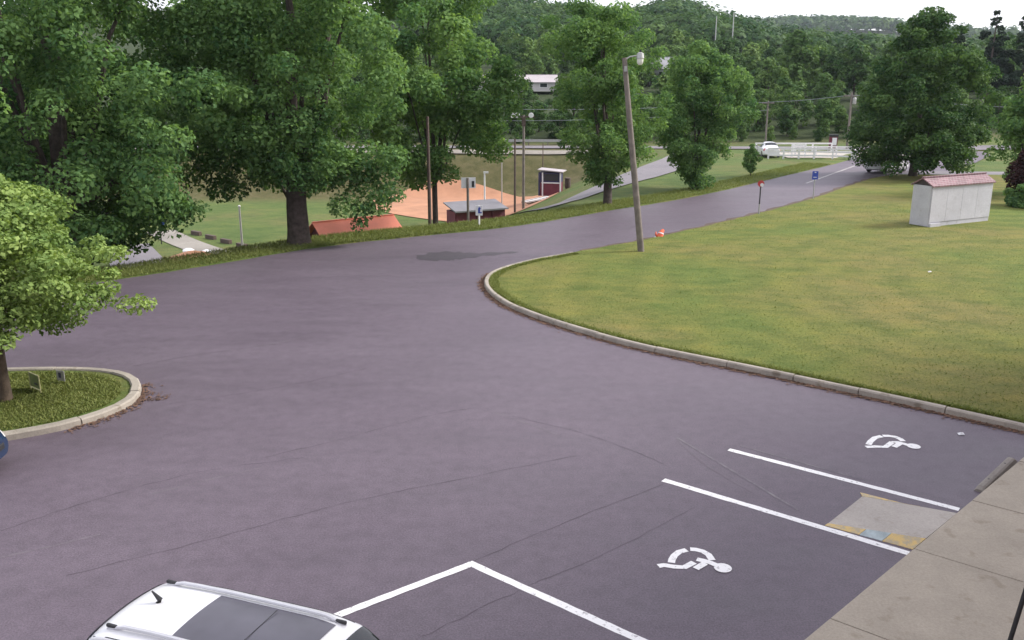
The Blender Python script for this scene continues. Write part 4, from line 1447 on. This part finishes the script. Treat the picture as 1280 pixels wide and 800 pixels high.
rail_fence('near white rail fence along the pale apron at the road junction', [(24.9, 88.2), (29.2, 87.8), (32.4, 86.6)], 1.05, (0.35, 0.72, 1.0), 1.6, 'white fences at the junction')
rail_fence('far white rail fence along the back of the pale apron', [(25.6, 95.6), (33.5, 95.4)], 1.05, (0.40, 0.98), 2.2, 'white fences at the junction')
rail_fence('short white rail fence across the apron between near and far fences', [(28.6, 91.8), (34.6, 91.2)], 1.0, (0.45, 0.92), 2.0, 'white fences at the junction', 0.12)
rail_fence('white rail fence turning along the road side of the apron', [(32.6, 86.5), (34.3, 90.2)], 1.05, (0.4, 0.95), 2.0, 'white fences at the junction')
gp = [rail_fence('pair of tall white gate posts in front of the apron', [(27.6, 89.6), (28.9, 89.6)], 1.35, (1.2,), 1.3, None)]

kx, ky = 34.6, 98.2
kio = thing('kiosk_sign', 'dark red kiosk sign with white panel at the road junction', 'kiosk', (kx, ky, T(kx, ky)), R(-14))
MB().box((0, 0, 0.75), (0.85, 0.5, 1.5)).build('cabinet', M['maroon'], kio)
MB().box((0, 0, 1.65), (0.95, 0.6, 0.22)).build('cap', M['dark_metal'], kio)
MB().box((0.1, -0.265, 1.02), (0.46, 0.03, 0.78)).build('panel', M['white_board'], kio)
MB().box((0, 0, 0.04), (1.0, 0.7, 0.12)).build('plinth', M['ramp'], kio)

up1 = pole_thing('utility_pole', 'grey utility pole behind the white fences at the junction', 29.6, 106.5, 5.0, 0.11, M['pole_wood'])
MB().box((0, 0, 4.75), (1.4, 0.1, 0.12)).build('crossarm', M['pole_wood'], up1)
up2 = pole_thing('utility_pole', 'utility pole with transformer can next to the dark red kiosk', 36.6, 99.5, 6.1, 0.13, M['pole_wood'])
MB().box((0, 0, 5.75), (1.7, 0.1, 0.12)).build('crossarm', M['pole_wood'], up2)
MB().lathe((0.28, -0.2, 4.9), [(0.17, 0), (0.19, .05), (0.19, .6), (0.12, .68)], 14).build('transformer', M['grey_metal'], up2, True)


def wire(label, a, b, sag, r=0.02):
    pts = []
    for k in range(17):
        t = k / 16
        p = Vector(a).lerp(Vector(b), t)
        p.z -= sag * 4 * t * (1 - t)
        pts.append(p)
    tag(MB().tube(pts, r, 5).build('overhead_wire', M['wire'], None, True), label, 'wire', 'overhead wires by the far road')


z1, z2 = T(29.6, 106.5) + 4.85, T(36.6, 99.5) + 5.85
wire('overhead wire between the junction pole and the transformer pole', (29.6, 106.5, z1), (36.6, 99.5, z2), 0.12, 0.03)
wire('overhead wire running on to the right from the transformer pole', (36.6, 99.5, z2), (78, 95, 4.6), 0.8, 0.025)
wire('overhead wire running left behind the roadside trees from the junction pole', (29.6, 106.5, z1), (-9, 104.5, 4.4), 0.5, 0.025)
wire('lower overhead wire running left behind the roadside trees', (29.6, 106.5, z1 - .9), (-9, 104.5, 3.0), 0.5, 0.022)
gr = thing('guard_rail', 'grey steel guard rail along the far side of the road', 'guard rail', (-4, 106.8, T(0, 106.8)), R(-1))
MB().box((6, 0, 0.55), (14, 0.06, 0.28)).build('beam', M['grey_metal'], gr)
for k in range(7):
    MB().box((-0.8 + k * 2.25, 0.1, 0.3), (0.12, 0.12, 0.7)).build('post', M['pole_wood'], gr)
for k, (x, y, h, lb) in enumerate(((54.5, 232, 15, 'taller thin grey mast rising out of the wooded slope'), (50.3, 232, 13.5, 'shorter thin grey mast rising out of the wooded slope'))):
    pole_thing('mast', lb, x, y, h, 0.16, M['grey_metal'], 'mast', group=None)

# row of timber bumpers on the far side of the gravel path
for k in range(5):
    bxp = (-25.0 + k * 1.75, 70.3 - k * 1.85)
    o = MB().box((0, 0, 0.13), (1.15, 0.3, 0.36)).build('timber_bumper', M['brown_pole'], None, bevel=0.03)
    o.location = (*bxp, T(*bxp))
    o.rotation_euler = (0, 0, R(-40))
    tag(o, 'dark low timber bumper in the row along the gravel path', 'bumper', 'timber bumpers by the gravel path')

# ------------------------------------------------------------------ cars
def pchip(xs, ys, x):
    xs, ys = np.asarray(xs, float), np.asarray(ys, float)
    h = np.diff(xs)
    d = np.diff(ys) / h
    m = np.zeros(len(xs))
    for i in range(1, len(xs) - 1):
        if d[i - 1] * d[i] > 0:
            w1, w2 = 2 * h[i] + h[i - 1], h[i] + 2 * h[i - 1]
            m[i] = (w1 + w2) / (w1 / d[i - 1] + w2 / d[i])
    m[0], m[-1] = d[0], d[-1]
    i = int(np.clip(np.searchsorted(xs, x) - 1, 0, len(xs) - 2))
    t = (x - xs[i]) / h[i]
    return float((2 * t ** 3 - 3 * t ** 2 + 1) * ys[i] + (t ** 3 - 2 * t ** 2 + t) * h[i] * m[i] + (-2 * t ** 3 + 3 * t ** 2) * ys[i + 1] + (t ** 3 - t ** 2) * h[i] * m[i + 1])


def make_car(name, label, loc, rz, st, paint, wins, wheels_x, wr, rails=False, sunroof=None, cat='car', detail=True, lights=True):
    """st: stations (x, half width, z bottom, z belt, z top, half width of roof), rear to front"""
    t = thing(name, label, cat, loc, rz)
    X = [s[0] for s in st]

    def sec(x):
        return [pchip(X, [s[k] for s in st], x) for k in range(1, 6)]

    def S(x, v):
        w, zb, zl_, zt, wt = sec(x)
        zm = zb + (zl_ - zb) * 0.55
        ctrl = [(0, zb), (w * .80, zb), (w * .97, zb + .10), (w, zm), (w * .965, zl_), (wt + (w * .965 - wt) * 0.10, zt - .14 * min(1, (zt - zl_) / .4) - .01), (wt - .07, zt - .025), (0, zt + .025)]
        s = -1 if v < 0 else 1
        v = min(abs(v), 6.9999)
        i = int(v)
        f = v - i
        p0, p1, p2, p3 = ctrl[max(i - 1, 0)], ctrl[i], ctrl[i + 1], ctrl[min(i + 2, 7)]
        if i == 6:
            p3 = (-p1[0], p1[1])
        if i in (4,):
            y = p1[0] + (p2[0] - p1[0]) * f
            z = p1[1] + (p2[1] - p1[1]) * f
        else:
            y, z = [0.5 * (2 * p1[c] + (p2[c] - p0[c]) * f + (2 * p0[c] - 5 * p1[c] + 4 * p2[c] - p3[c]) * f * f + (3 * p1[c] - p0[c] - 3 * p2[c] + p3[c]) * f ** 3) for c in (0, 1)]
        return Vector((x, s * y, z))

    def patch(nm, x0, x1, v0, v1, mat, off, nu=10, nv=5, parent=t, shear=0.0, th=0.0):
        def nrm(x, v):
            e = 0.01
            a = S(min(x + e, X[-1]), v) - S(max(x - e, X[0]), v)
            b = S(x, v + e) - S(x, v - e)
            q = a.cross(b)
            c = S(x, v) - Vector((x, 0, sec(x)[1] + .3))
            q.normalize()
            return q if q.dot(c) > 0 else -q
        vs, fs = [], []
        for i in range(nu + 1):
            for j in range(nv + 1):
                v = v0 + (v1 - v0) * j / nv
                x = x0 + (x1 - x0) * i / nu + shear * (j / nv)
                vs.append(S(x, v) + nrm(x, v) * off)
        for i in range(nu):
            for j in range(nv):
                o = i * (nv + 1) + j
                fs.append((o, o + nv + 1, o + nv + 2, o + 1))
        o = MB().add(vs, fs).build(nm, mat, parent, True)
        return o

    nxs = 64
    xs = [X[0] + (X[-1] - X[0]) * k / nxs for k in range(nxs + 1)]
    vv = list(np.linspace(0, 7, 36))
    ring_v = [-v for v in vv[::-1]][:-1] + vv[1:] if False else [v for v in vv] + [-v for v in vv[-2:0:-1]]
    vs, fs = [], []
    nr = len(ring_v)
    for x in xs:
        vs += [S(x, v) for v in ring_v]
    for i in range(nxs):
        for k in range(nr):
            k2 = (k + 1) % nr
            fs.append((i * nr + k, (i + 1) * nr + k, (i + 1) * nr + k2, i * nr + k2))
    fs.append(tuple(range(nr)))
    fs.append(tuple(nxs * nr + k for k in range(nr - 1, -1, -1)))
    body = MB().add(vs, fs).build('body', paint, t, True)
    for (x0, x1, sh) in wins['side']:
        for s in (1, -1):
            patch('side_window', x0, x1, s * 4.10, s * 4.90, M['car_glass'], 0.006, 8, 4, shear=sh)
    x0, x1 = wins['front']
    for s in (1, -1):
        pass
    ws_ = MB()

    def cross_patch(nm, x0, x1, va, mat, off, nu=10, nv=14):
        vs, fs = [], []
        for i in range(nu + 1):
            for j in range(nv + 1):
                q = -1 + 2 * j / nv
                v = 7 - (7 - va) * abs(q)
                v = v if q >= 0 else -v
                x = x0 + (x1 - x0) * i / nu
                e = 0.012
                a = S(min(x + e, X[-1]), v) - S(max(x - e, X[0]), v)
                nrm = Vector((-a.z, 0, a.x)).normalized()
                if nrm.z < 0:
                    nrm = -nrm
                vs.append(S(x, v) + nrm * off)
        for i in range(nu):
            for j in range(nv):
                o = i * (nv + 1) + j
                fs.append((o, o + nv + 1, o + nv + 2, o + 1))
        return MB().add(vs, fs).build(nm, mat, t, True)

    cross_patch('windscreen', wins['front'][0], wins['front'][1], 5.62, M['car_glass'], 0.007)
    if wins.get('rear'):
        cross_patch('rear_window', wins['rear'][0], wins['rear'][1], 5.75, M['car_glass'], 0.007)
    if sunroof:
        cross_patch('sunroof', sunroof[0], sunroof[1], sunroof[2], M['roof_glass'], 0.006, 12, 16)
    for wx in wheels_x:
        w = sec(wx)[0]
        for s in (1, -1):
            wt_ = bpy.data.objects.new('wheel', None)
            col.objects.link(wt_)
            wt_.parent = t
            wt_.location = (wx, s * (w - 0.09), wr)
            MB().lathe((0, 0, 0), [(wr * .62, -.10), (wr * .93, -.105), (wr, -.07), (wr, .07), (wr * .93, .105), (wr * .62, .10)], 28, 'y').build('tyre', M['rubber'], wt_, True)
            MB().lathe((0, 0, 0), [(wr * .12, -.112), (wr * .58, -.09), (wr * .62, -.11), (wr * .62, .11), (wr * .58, .09), (wr * .12, .112)], 20, 'y').build('rim', M['rim'], wt_, True)
            if detail:
                arch = MB()
                vsa, fsa = [], []
                for k in range(17):
                    a = math.pi * k / 16
                    for rr, yy in ((wr * 1.04, .055), (wr * 1.17, .105)):
                        vsa.append((wx + rr * math.cos(a), s * (w - 0.085 + yy), wr + rr * math.sin(a)))
                fsa = [(2 * k, 2 * k + 1, 2 * k + 3, 2 * k + 2) for k in range(16)]
                arch.add(vsa, fsa).build('wheel_arch', M['trim'], t, True)
    if lights:
        for s in (1, -1):
            patch('headlight', X[-1] - .34, X[-1] - .04, s * 3.35, s * 4.35, M['clear_lens'], 0.008, 6, 5)
            patch('tail_light', X[0] + .03, X[0] + .24, s * 3.3, s * 4.7, M['red_lens'], 0.008, 6, 5)
            xm = wins['front'][0] + 0.55
            w = sec(xm)[0]
            zl2 = sec(xm)[2]
            mi = MB().tube([(xm, s * (w + .02), zl2 + .05), (xm - .02, s * (w + .12), zl2 + .10), (xm - .03, s * (w + .22), zl2 + .10)], [0.045, 0.085, 0.06], 10).build('mirror', paint, t, True)
            MB().box((xm - .10, s * (w + .14), zl2 + .10), (0.012, 0.15, 0.11)).build('mirror_glass', M['car_glass'], mi)
            for xd in wins['side'][:2]:
                xx = xd[0] + .12
                w = sec(xx)[0]
                MB().box((xx, s * (w * .985 + .015), sec(xx)[2] - .11), (0.2, 0.035, 0.035)).build('door_handle', paint, t, bevel=0.01)
    MB().box((X[-1] - .01, 0, 0.5), (0.06, 1.0, 0.13)).build('grille', M['trim'], t, bevel=0.02)
    MB().box((X[0] - .005, 0, 0.72), (0.03, 0.34, 0.15)).build('number_plate', M['plate'], t)
    if rails:
        y0, z0, xa, xb = rails
        for s in (1, -1):
            zs = [S(xa + (xb - xa) * k / 10, s * 6).z for k in range(11)]
            r = MB().tube([(xa + (xb - xa) * k / 10, s * y0, zs[k] + (0.012 if k in (0, 10) else z0)) for k in range(11)], [0.016] + [0.023] * 9 + [0.016], 8).build('roof_rail', M['rail_grey'], t, True)
            for xx in (xa + .06, xb - .06):
                MB().box((xx, s * y0, zs[5] + .012), (0.13, 0.035, 0.04)).build('rail_foot', M['trim'], r, bevel=0.012)
    return t, S


suv_st = [(-2.22, .74, .38, .98, 1.05, .60), (-2.16, .80, .30, 1.02, 1.30, .58), (-2.02, .84, .24, 1.03, 1.62, .56), (-1.80, .86, .22, 1.03, 1.70, .575), (-1.0, .88, .20, 1.02, 1.735, .60), (0.0, .885, .20, 1.00, 1.735, .60),
          (0.48, .885, .20, .99, 1.69, .585), (0.85, .885, .20, .98, 1.40, .64), (1.25, .88, .20, .96, 1.06, .76), (1.7, .86, .21, .90, .99, .74), (2.05, .82, .24, .80, .90, .66), (2.25, .70, .32, .66, .74, .55)]
suv, S_suv = make_car('suv', 'white SUV with dark sunroof and silver roof rails beside the painted bay', (-2.36, 8.19, 0.0), math.atan2(-0.35, 0.936), suv_st, M['car_white'],
                      {'side': [(-0.10, .72, 0), (-1.05, -.18, 0), (-1.78, -1.14, 0)], 'front': (0.54, 1.17), 'rear': (-2.13, -1.99)}, (-1.32, 1.38), 0.35, (0.44, 0.055, -1.85, 0.42), (-1.08, 0.34, 6.33), 'SUV')
suv.scale = (1.05, 1.05, 1.02)
an = MB().tube([(-1.62, 0.05, 1.72), (-1.60, 0.05, 1.775), (-1.70, 0.05, 1.86)], [0.045, 0.03, 0.008], 8).build('antenna', M['trim'], suv, True)
for s_ in (-1, 1):
    q_ = [S_suv(-1.95 + 2.4 * k / 12, s_ * 5.80) for k in range(13)]
    MB().tube([(p.x, p.y, p.z - .001) for p in q_], 0.006, 6).build('roof_seam', M['trim'], suv)
MB().tube([S_suv(-2.03, v) + Vector((-.004, 0, .002)) for v in (5.6, 5.9, 6.2, 6.5, 6.8, 6.999)] + [S_suv(-2.03, -v) + Vector((-.004, 0, .002)) for v in (6.8, 6.5, 6.2, 5.9, 5.6)], 0.006, 6).build('tailgate_seam', M['trim'], suv)
for sx in (-0.20,):
    MB().box((sx - .13, 0, S_suv(sx, 6.999).z + .010), (0.006, 0.66, 0.004)).build('sunroof_seam', M['trim'], suv)
sedan_st = [(-2.25, .72, .36, .80, .90, .55), (-2.1, .80, .28, .86, 1.02, .60), (-1.75, .84, .22, .90, 1.06, .64), (-1.45, .86, .20, .92, 1.16, .60), (-0.85, .87, .18, .92, 1.42, .54), (-0.2, .875, .18, .91, 1.45, .56),
            (0.25, .875, .18, .90, 1.40, .55), (0.75, .875, .18, .89, 1.12, .60), (1.12, .87, .18, .88, .97, .72), (1.65, .85, .20, .82, .90, .72), (2.0, .80, .22, .72, .80, .62), (2.2, .66, .30, .58, .66, .5)]
sw = {'side': [(-0.05, .55, 0), (-0.95, -.13, 0)], 'front': (0.31, 1.04), 'rear': (-1.40, -.92)}
make_car('sedan', 'dark blue car parked with its nose by the island kerb', (-12.12, 15.72, 0.0), R(2), sedan_st, M['car_blue'], sw, (-1.35, 1.35), 0.32)
make_car('sedan', 'silver white car half hidden under the big lawn maple', (31.3, 75.6, 0.0), R(38), sedan_st, M['car_white'], sw, (-1.35, 1.35), 0.32, detail=False)
make_car('sedan', 'white car parked at the end of the white fences', (25.7, 91.2, T(25.7, 91.2) + 0.0), R(84), sedan_st, M['car_white'], sw, (-1.35, 1.35), 0.32, detail=False)

# ------------------------------------------------------------------ small stuff
# slender dark porch post standing on the walk
pp = thing('porch_post', 'slim black metal post standing on the concrete sidewalk', 'post', (*G(1259, 812, 0.15), 0.15))
MB().tube([(0, 0, 0), (0.40, 0, 3.1)], 0.03, 12).build('shaft', M['dark_metal'], pp, True)
MB().box((0, 0, 0.012), (0.16, 0.16, 0.024)).build('base_plate', M['dark_metal'], pp)


struct(ribbon('gutter_dirt', [Vector(p) + Vector((-.02, -.02)) for p in kerb_path], [random.uniform(.10, .34) for _ in kerb_path], 0.005, M['soil'], False, 4, 2))
# dry leaves gathered along the foot of the kerbs
def litter(name, path, n, spread, side, size, label):
    P = np.array(path)
    k = rng.integers(0, len(P) - 1, n)
    t = rng.random(n)[:, None]
    p = P[k] * (1 - t) + P[k + 1] * t
    d = P[k + 1] - P[k]
    d /= np.linalg.norm(d, axis=1, keepdims=True) + 1e-9
    nn = np.stack([-d[:, 1], d[:, 0]], 1) * side
    p = p + nn * (np.abs(rng.normal(0, spread, n)) + 0.01)[:, None]
    a = rng.uniform(0, 6.28, n)
    s = size * (0.5 + rng.random(n))
    ca, sa = np.cos(a) * s, np.sin(a) * s
    z = 0.006 + rng.random(n) * 0.02
    v = np.stack([np.stack([p[:, 0] - ca, p[:, 1] - sa, z], 1), np.stack([p[:, 0] + sa * .6, p[:, 1] - ca * .6, z + .008], 1),
                  np.stack([p[:, 0] + ca, p[:, 1] + sa, z], 1), np.stack([p[:, 0] - sa * .6, p[:, 1] + ca * .6, z + .012], 1)], 1).reshape(-1, 3)
    o = np_mesh(name, v, np.arange(n * 4).reshape(n, 4), M['litter'])
    tag(o, label, 'leaf litter', kind='stuff')


litter('leaf_litter', kerb_path, 5200, 0.10, 1, 0.035, 'brown dry leaves lying along the foot of the lawn kerb')
litter('leaf_litter', isl_path[24:40], 420, 0.12, -1, 0.035, 'brown dry leaves lying along the foot of the island kerb')
pt = np.array(G(182, 502))
litter('leaf_litter', [tuple(pt + np.array([-.6, -.5])), tuple(pt), tuple(pt + np.array([.5, .1]))], 220, 0.25, 1, 0.026, 'small drift of brown leaves on asphalt off the island tip')


# short grass standing on the lawn, the verge and the island
def in_poly(px, py, poly):
    inside = np.zeros(px.shape, bool)
    n = len(poly)
    j = n - 1
    for i in range(n):
        xi, yi = poly[i]
        xj, yj = poly[j]
        c = ((yi > py) != (yj > py)) & (px < (xj - xi) * (py - yi) / (yj - yi + 1e-12) + xi)
        inside ^= c
        j = i
    return inside


def blades(name, x, y, z, h, label):
    n = len(x)
    z = np.full(n, z)
    a = rng.uniform(0, 6.28, n)
    hh = h * (0.5 + rng.random(n))
    w = 0.010 + 0.012 * rng.random(n)
    lx, ly = rng.normal(0, .8, n) * hh, rng.normal(0, .8, n) * hh
    ca, sa = np.cos(a) * w, np.sin(a) * w
    v = np.stack([np.stack([x - ca, y - sa, z - .01], 1), np.stack([x + ca, y + sa, z - .01], 1),
                  np.stack([x + lx + ca * .3, y + ly + sa * .3, z + hh], 1), np.stack([x + lx - ca * .3, y + ly - sa * .3, z + hh], 1)], 1).reshape(-1, 3)
    o = np_mesh(name, v, np.arange(n * 4).reshape(n, 4), M['grass_blade'], None, np.clip(rng.normal(.45, .25, n), 0, 1))
    tag(o, label, 'grass', kind='stuff')


N = 45000
yy = 18 + 37 * rng.random(N) ** 1.5
xx = rng.uniform(-2, 24, N)
m_ = in_poly(xx, yy, lawn_poly) & (np.abs(xx) < yy * 0.64)
blades('lawn_blades', xx[m_], yy[m_], 0.105, 0.022, 'short mown grass of the big lawn')
# taller untrimmed fringe just behind the kerb
P = np.array(kerb_path[8:])
k = rng.integers(0, len(P) - 1, 16000)
t = rng.random(16000)[:, None]
p = P[k] * (1 - t) + P[k + 1] * t
d = P[k + 1] - P[k]
d /= np.linalg.norm(d, axis=1, keepdims=True)
p = p + np.stack([d[:, 1], -d[:, 0]], 1) * (0.27 + np.abs(rng.normal(0, .10, 16000)))[:, None]
blades('kerb_fringe', p[:, 0], p[:, 1], 0.105, 0.055, 'untrimmed grass fringe behind the lawn kerb')
yy = rng.uniform(17, 22.4, 40000)
xx = rng.uniform(-14, -9, 40000)
m_ = in_poly(xx, yy, [((x + 13.5) * 0.90 - 13.5, (y - 19.7) * 0.85 + 19.7) for x, y in isl_path])
blades('island_blades', xx[m_], yy[m_], 0.10, 0.045, 'rough grass growing on the kerbed island')
P = np.array(edge_s)
k = rng.integers(18, len(P) - 12, 60000)
t = rng.random(60000)[:, None]
p = P[k] * (1 - t) + P[np.minimum(k + 1, len(P) - 1)] * t
d = P[np.minimum(k + 1, len(P) - 1)] - P[k]
d /= np.linalg.norm(d, axis=1, keepdims=True)
p = p + np.stack([-d[:, 1], d[:, 0]], 1) * rng.uniform(-.02, 2.4, 60000)[:, None]
blades('verge_blades', p[:, 0], p[:, 1], 0.045, 0.10, 'uneven grass of the verge along the lot edge')
# a scrap of white paper on the lawn and one on the asphalt
for (u, v, z, lb) in ((1162, 340, 0.15, 'white scrap of paper lying on the lawn grass'), (1201, 543, 0.012, 'white scrap of paper on the asphalt near the kerb')):
    g = G(u, v, z)
    o = MB().add([(-.06, -.04, 0), (.06, -.05, .015), (.07, .05, .03), (-.05, .06, .01), (0, 0, .05)], [(0, 1, 4), (1, 2, 4), (2, 3, 4), (3, 0, 4), (3, 2, 1, 0)]).build('paper_scrap', M['white_board'])
    o.location = (*g, z)
    tag(o, lb, 'paper scrap')

# unseen brick building of the walk, made tall and long to shade the bays
wall_o = Vector((1.0, -1.0))
brk = thing('brick_building', 'unseen red brick building behind the sidewalk, raised and lengthened for shade', 'building', (wall_o.x, wall_o.y, 0), math.atan2(ed.y, ed.x))
MB().box((11, -5.1, 7.4), (58, 10, 14.8)).build('wall', M['brick'], brk)
MB().box((11, -5.1, 14.92), (58.6, 10.3, 0.22)).build('roof', M['grey_roof'], brk)
for x in range(-14, 20, 4):
    for z in (2.0, 6.2):
        f = MB().box((x, -0.09, z), (1.5, 0.1, 1.9)).build('window', M['white_metal'], brk)
        MB().box((x, -0.06, z), (1.3, 0.1, 1.7)).build('pane', M['window'], f)

# ------------------------------------------------------------------ haze over the valley
hm, nt, n, l, b = new_mat('haze_air')
n.remove(b)
pv = n.new('ShaderNodeVolumePrincipled')
pv.inputs['Color'].default_value = (0.80, 0.88, 1.0, 1)
pv.inputs['Density'].default_value = 0.00012
pv.inputs['Anisotropy'].default_value = 0.2
l.new(pv.outputs['Volume'], n['Material Output'].inputs['Volume'])
hz_o = MB().box((0, 600, 47), (2600, 1500, 110)).build('haze', hm)
tag(hz_o, 'thin pale blue haze hanging over the valley', 'haze', kind='stuff')
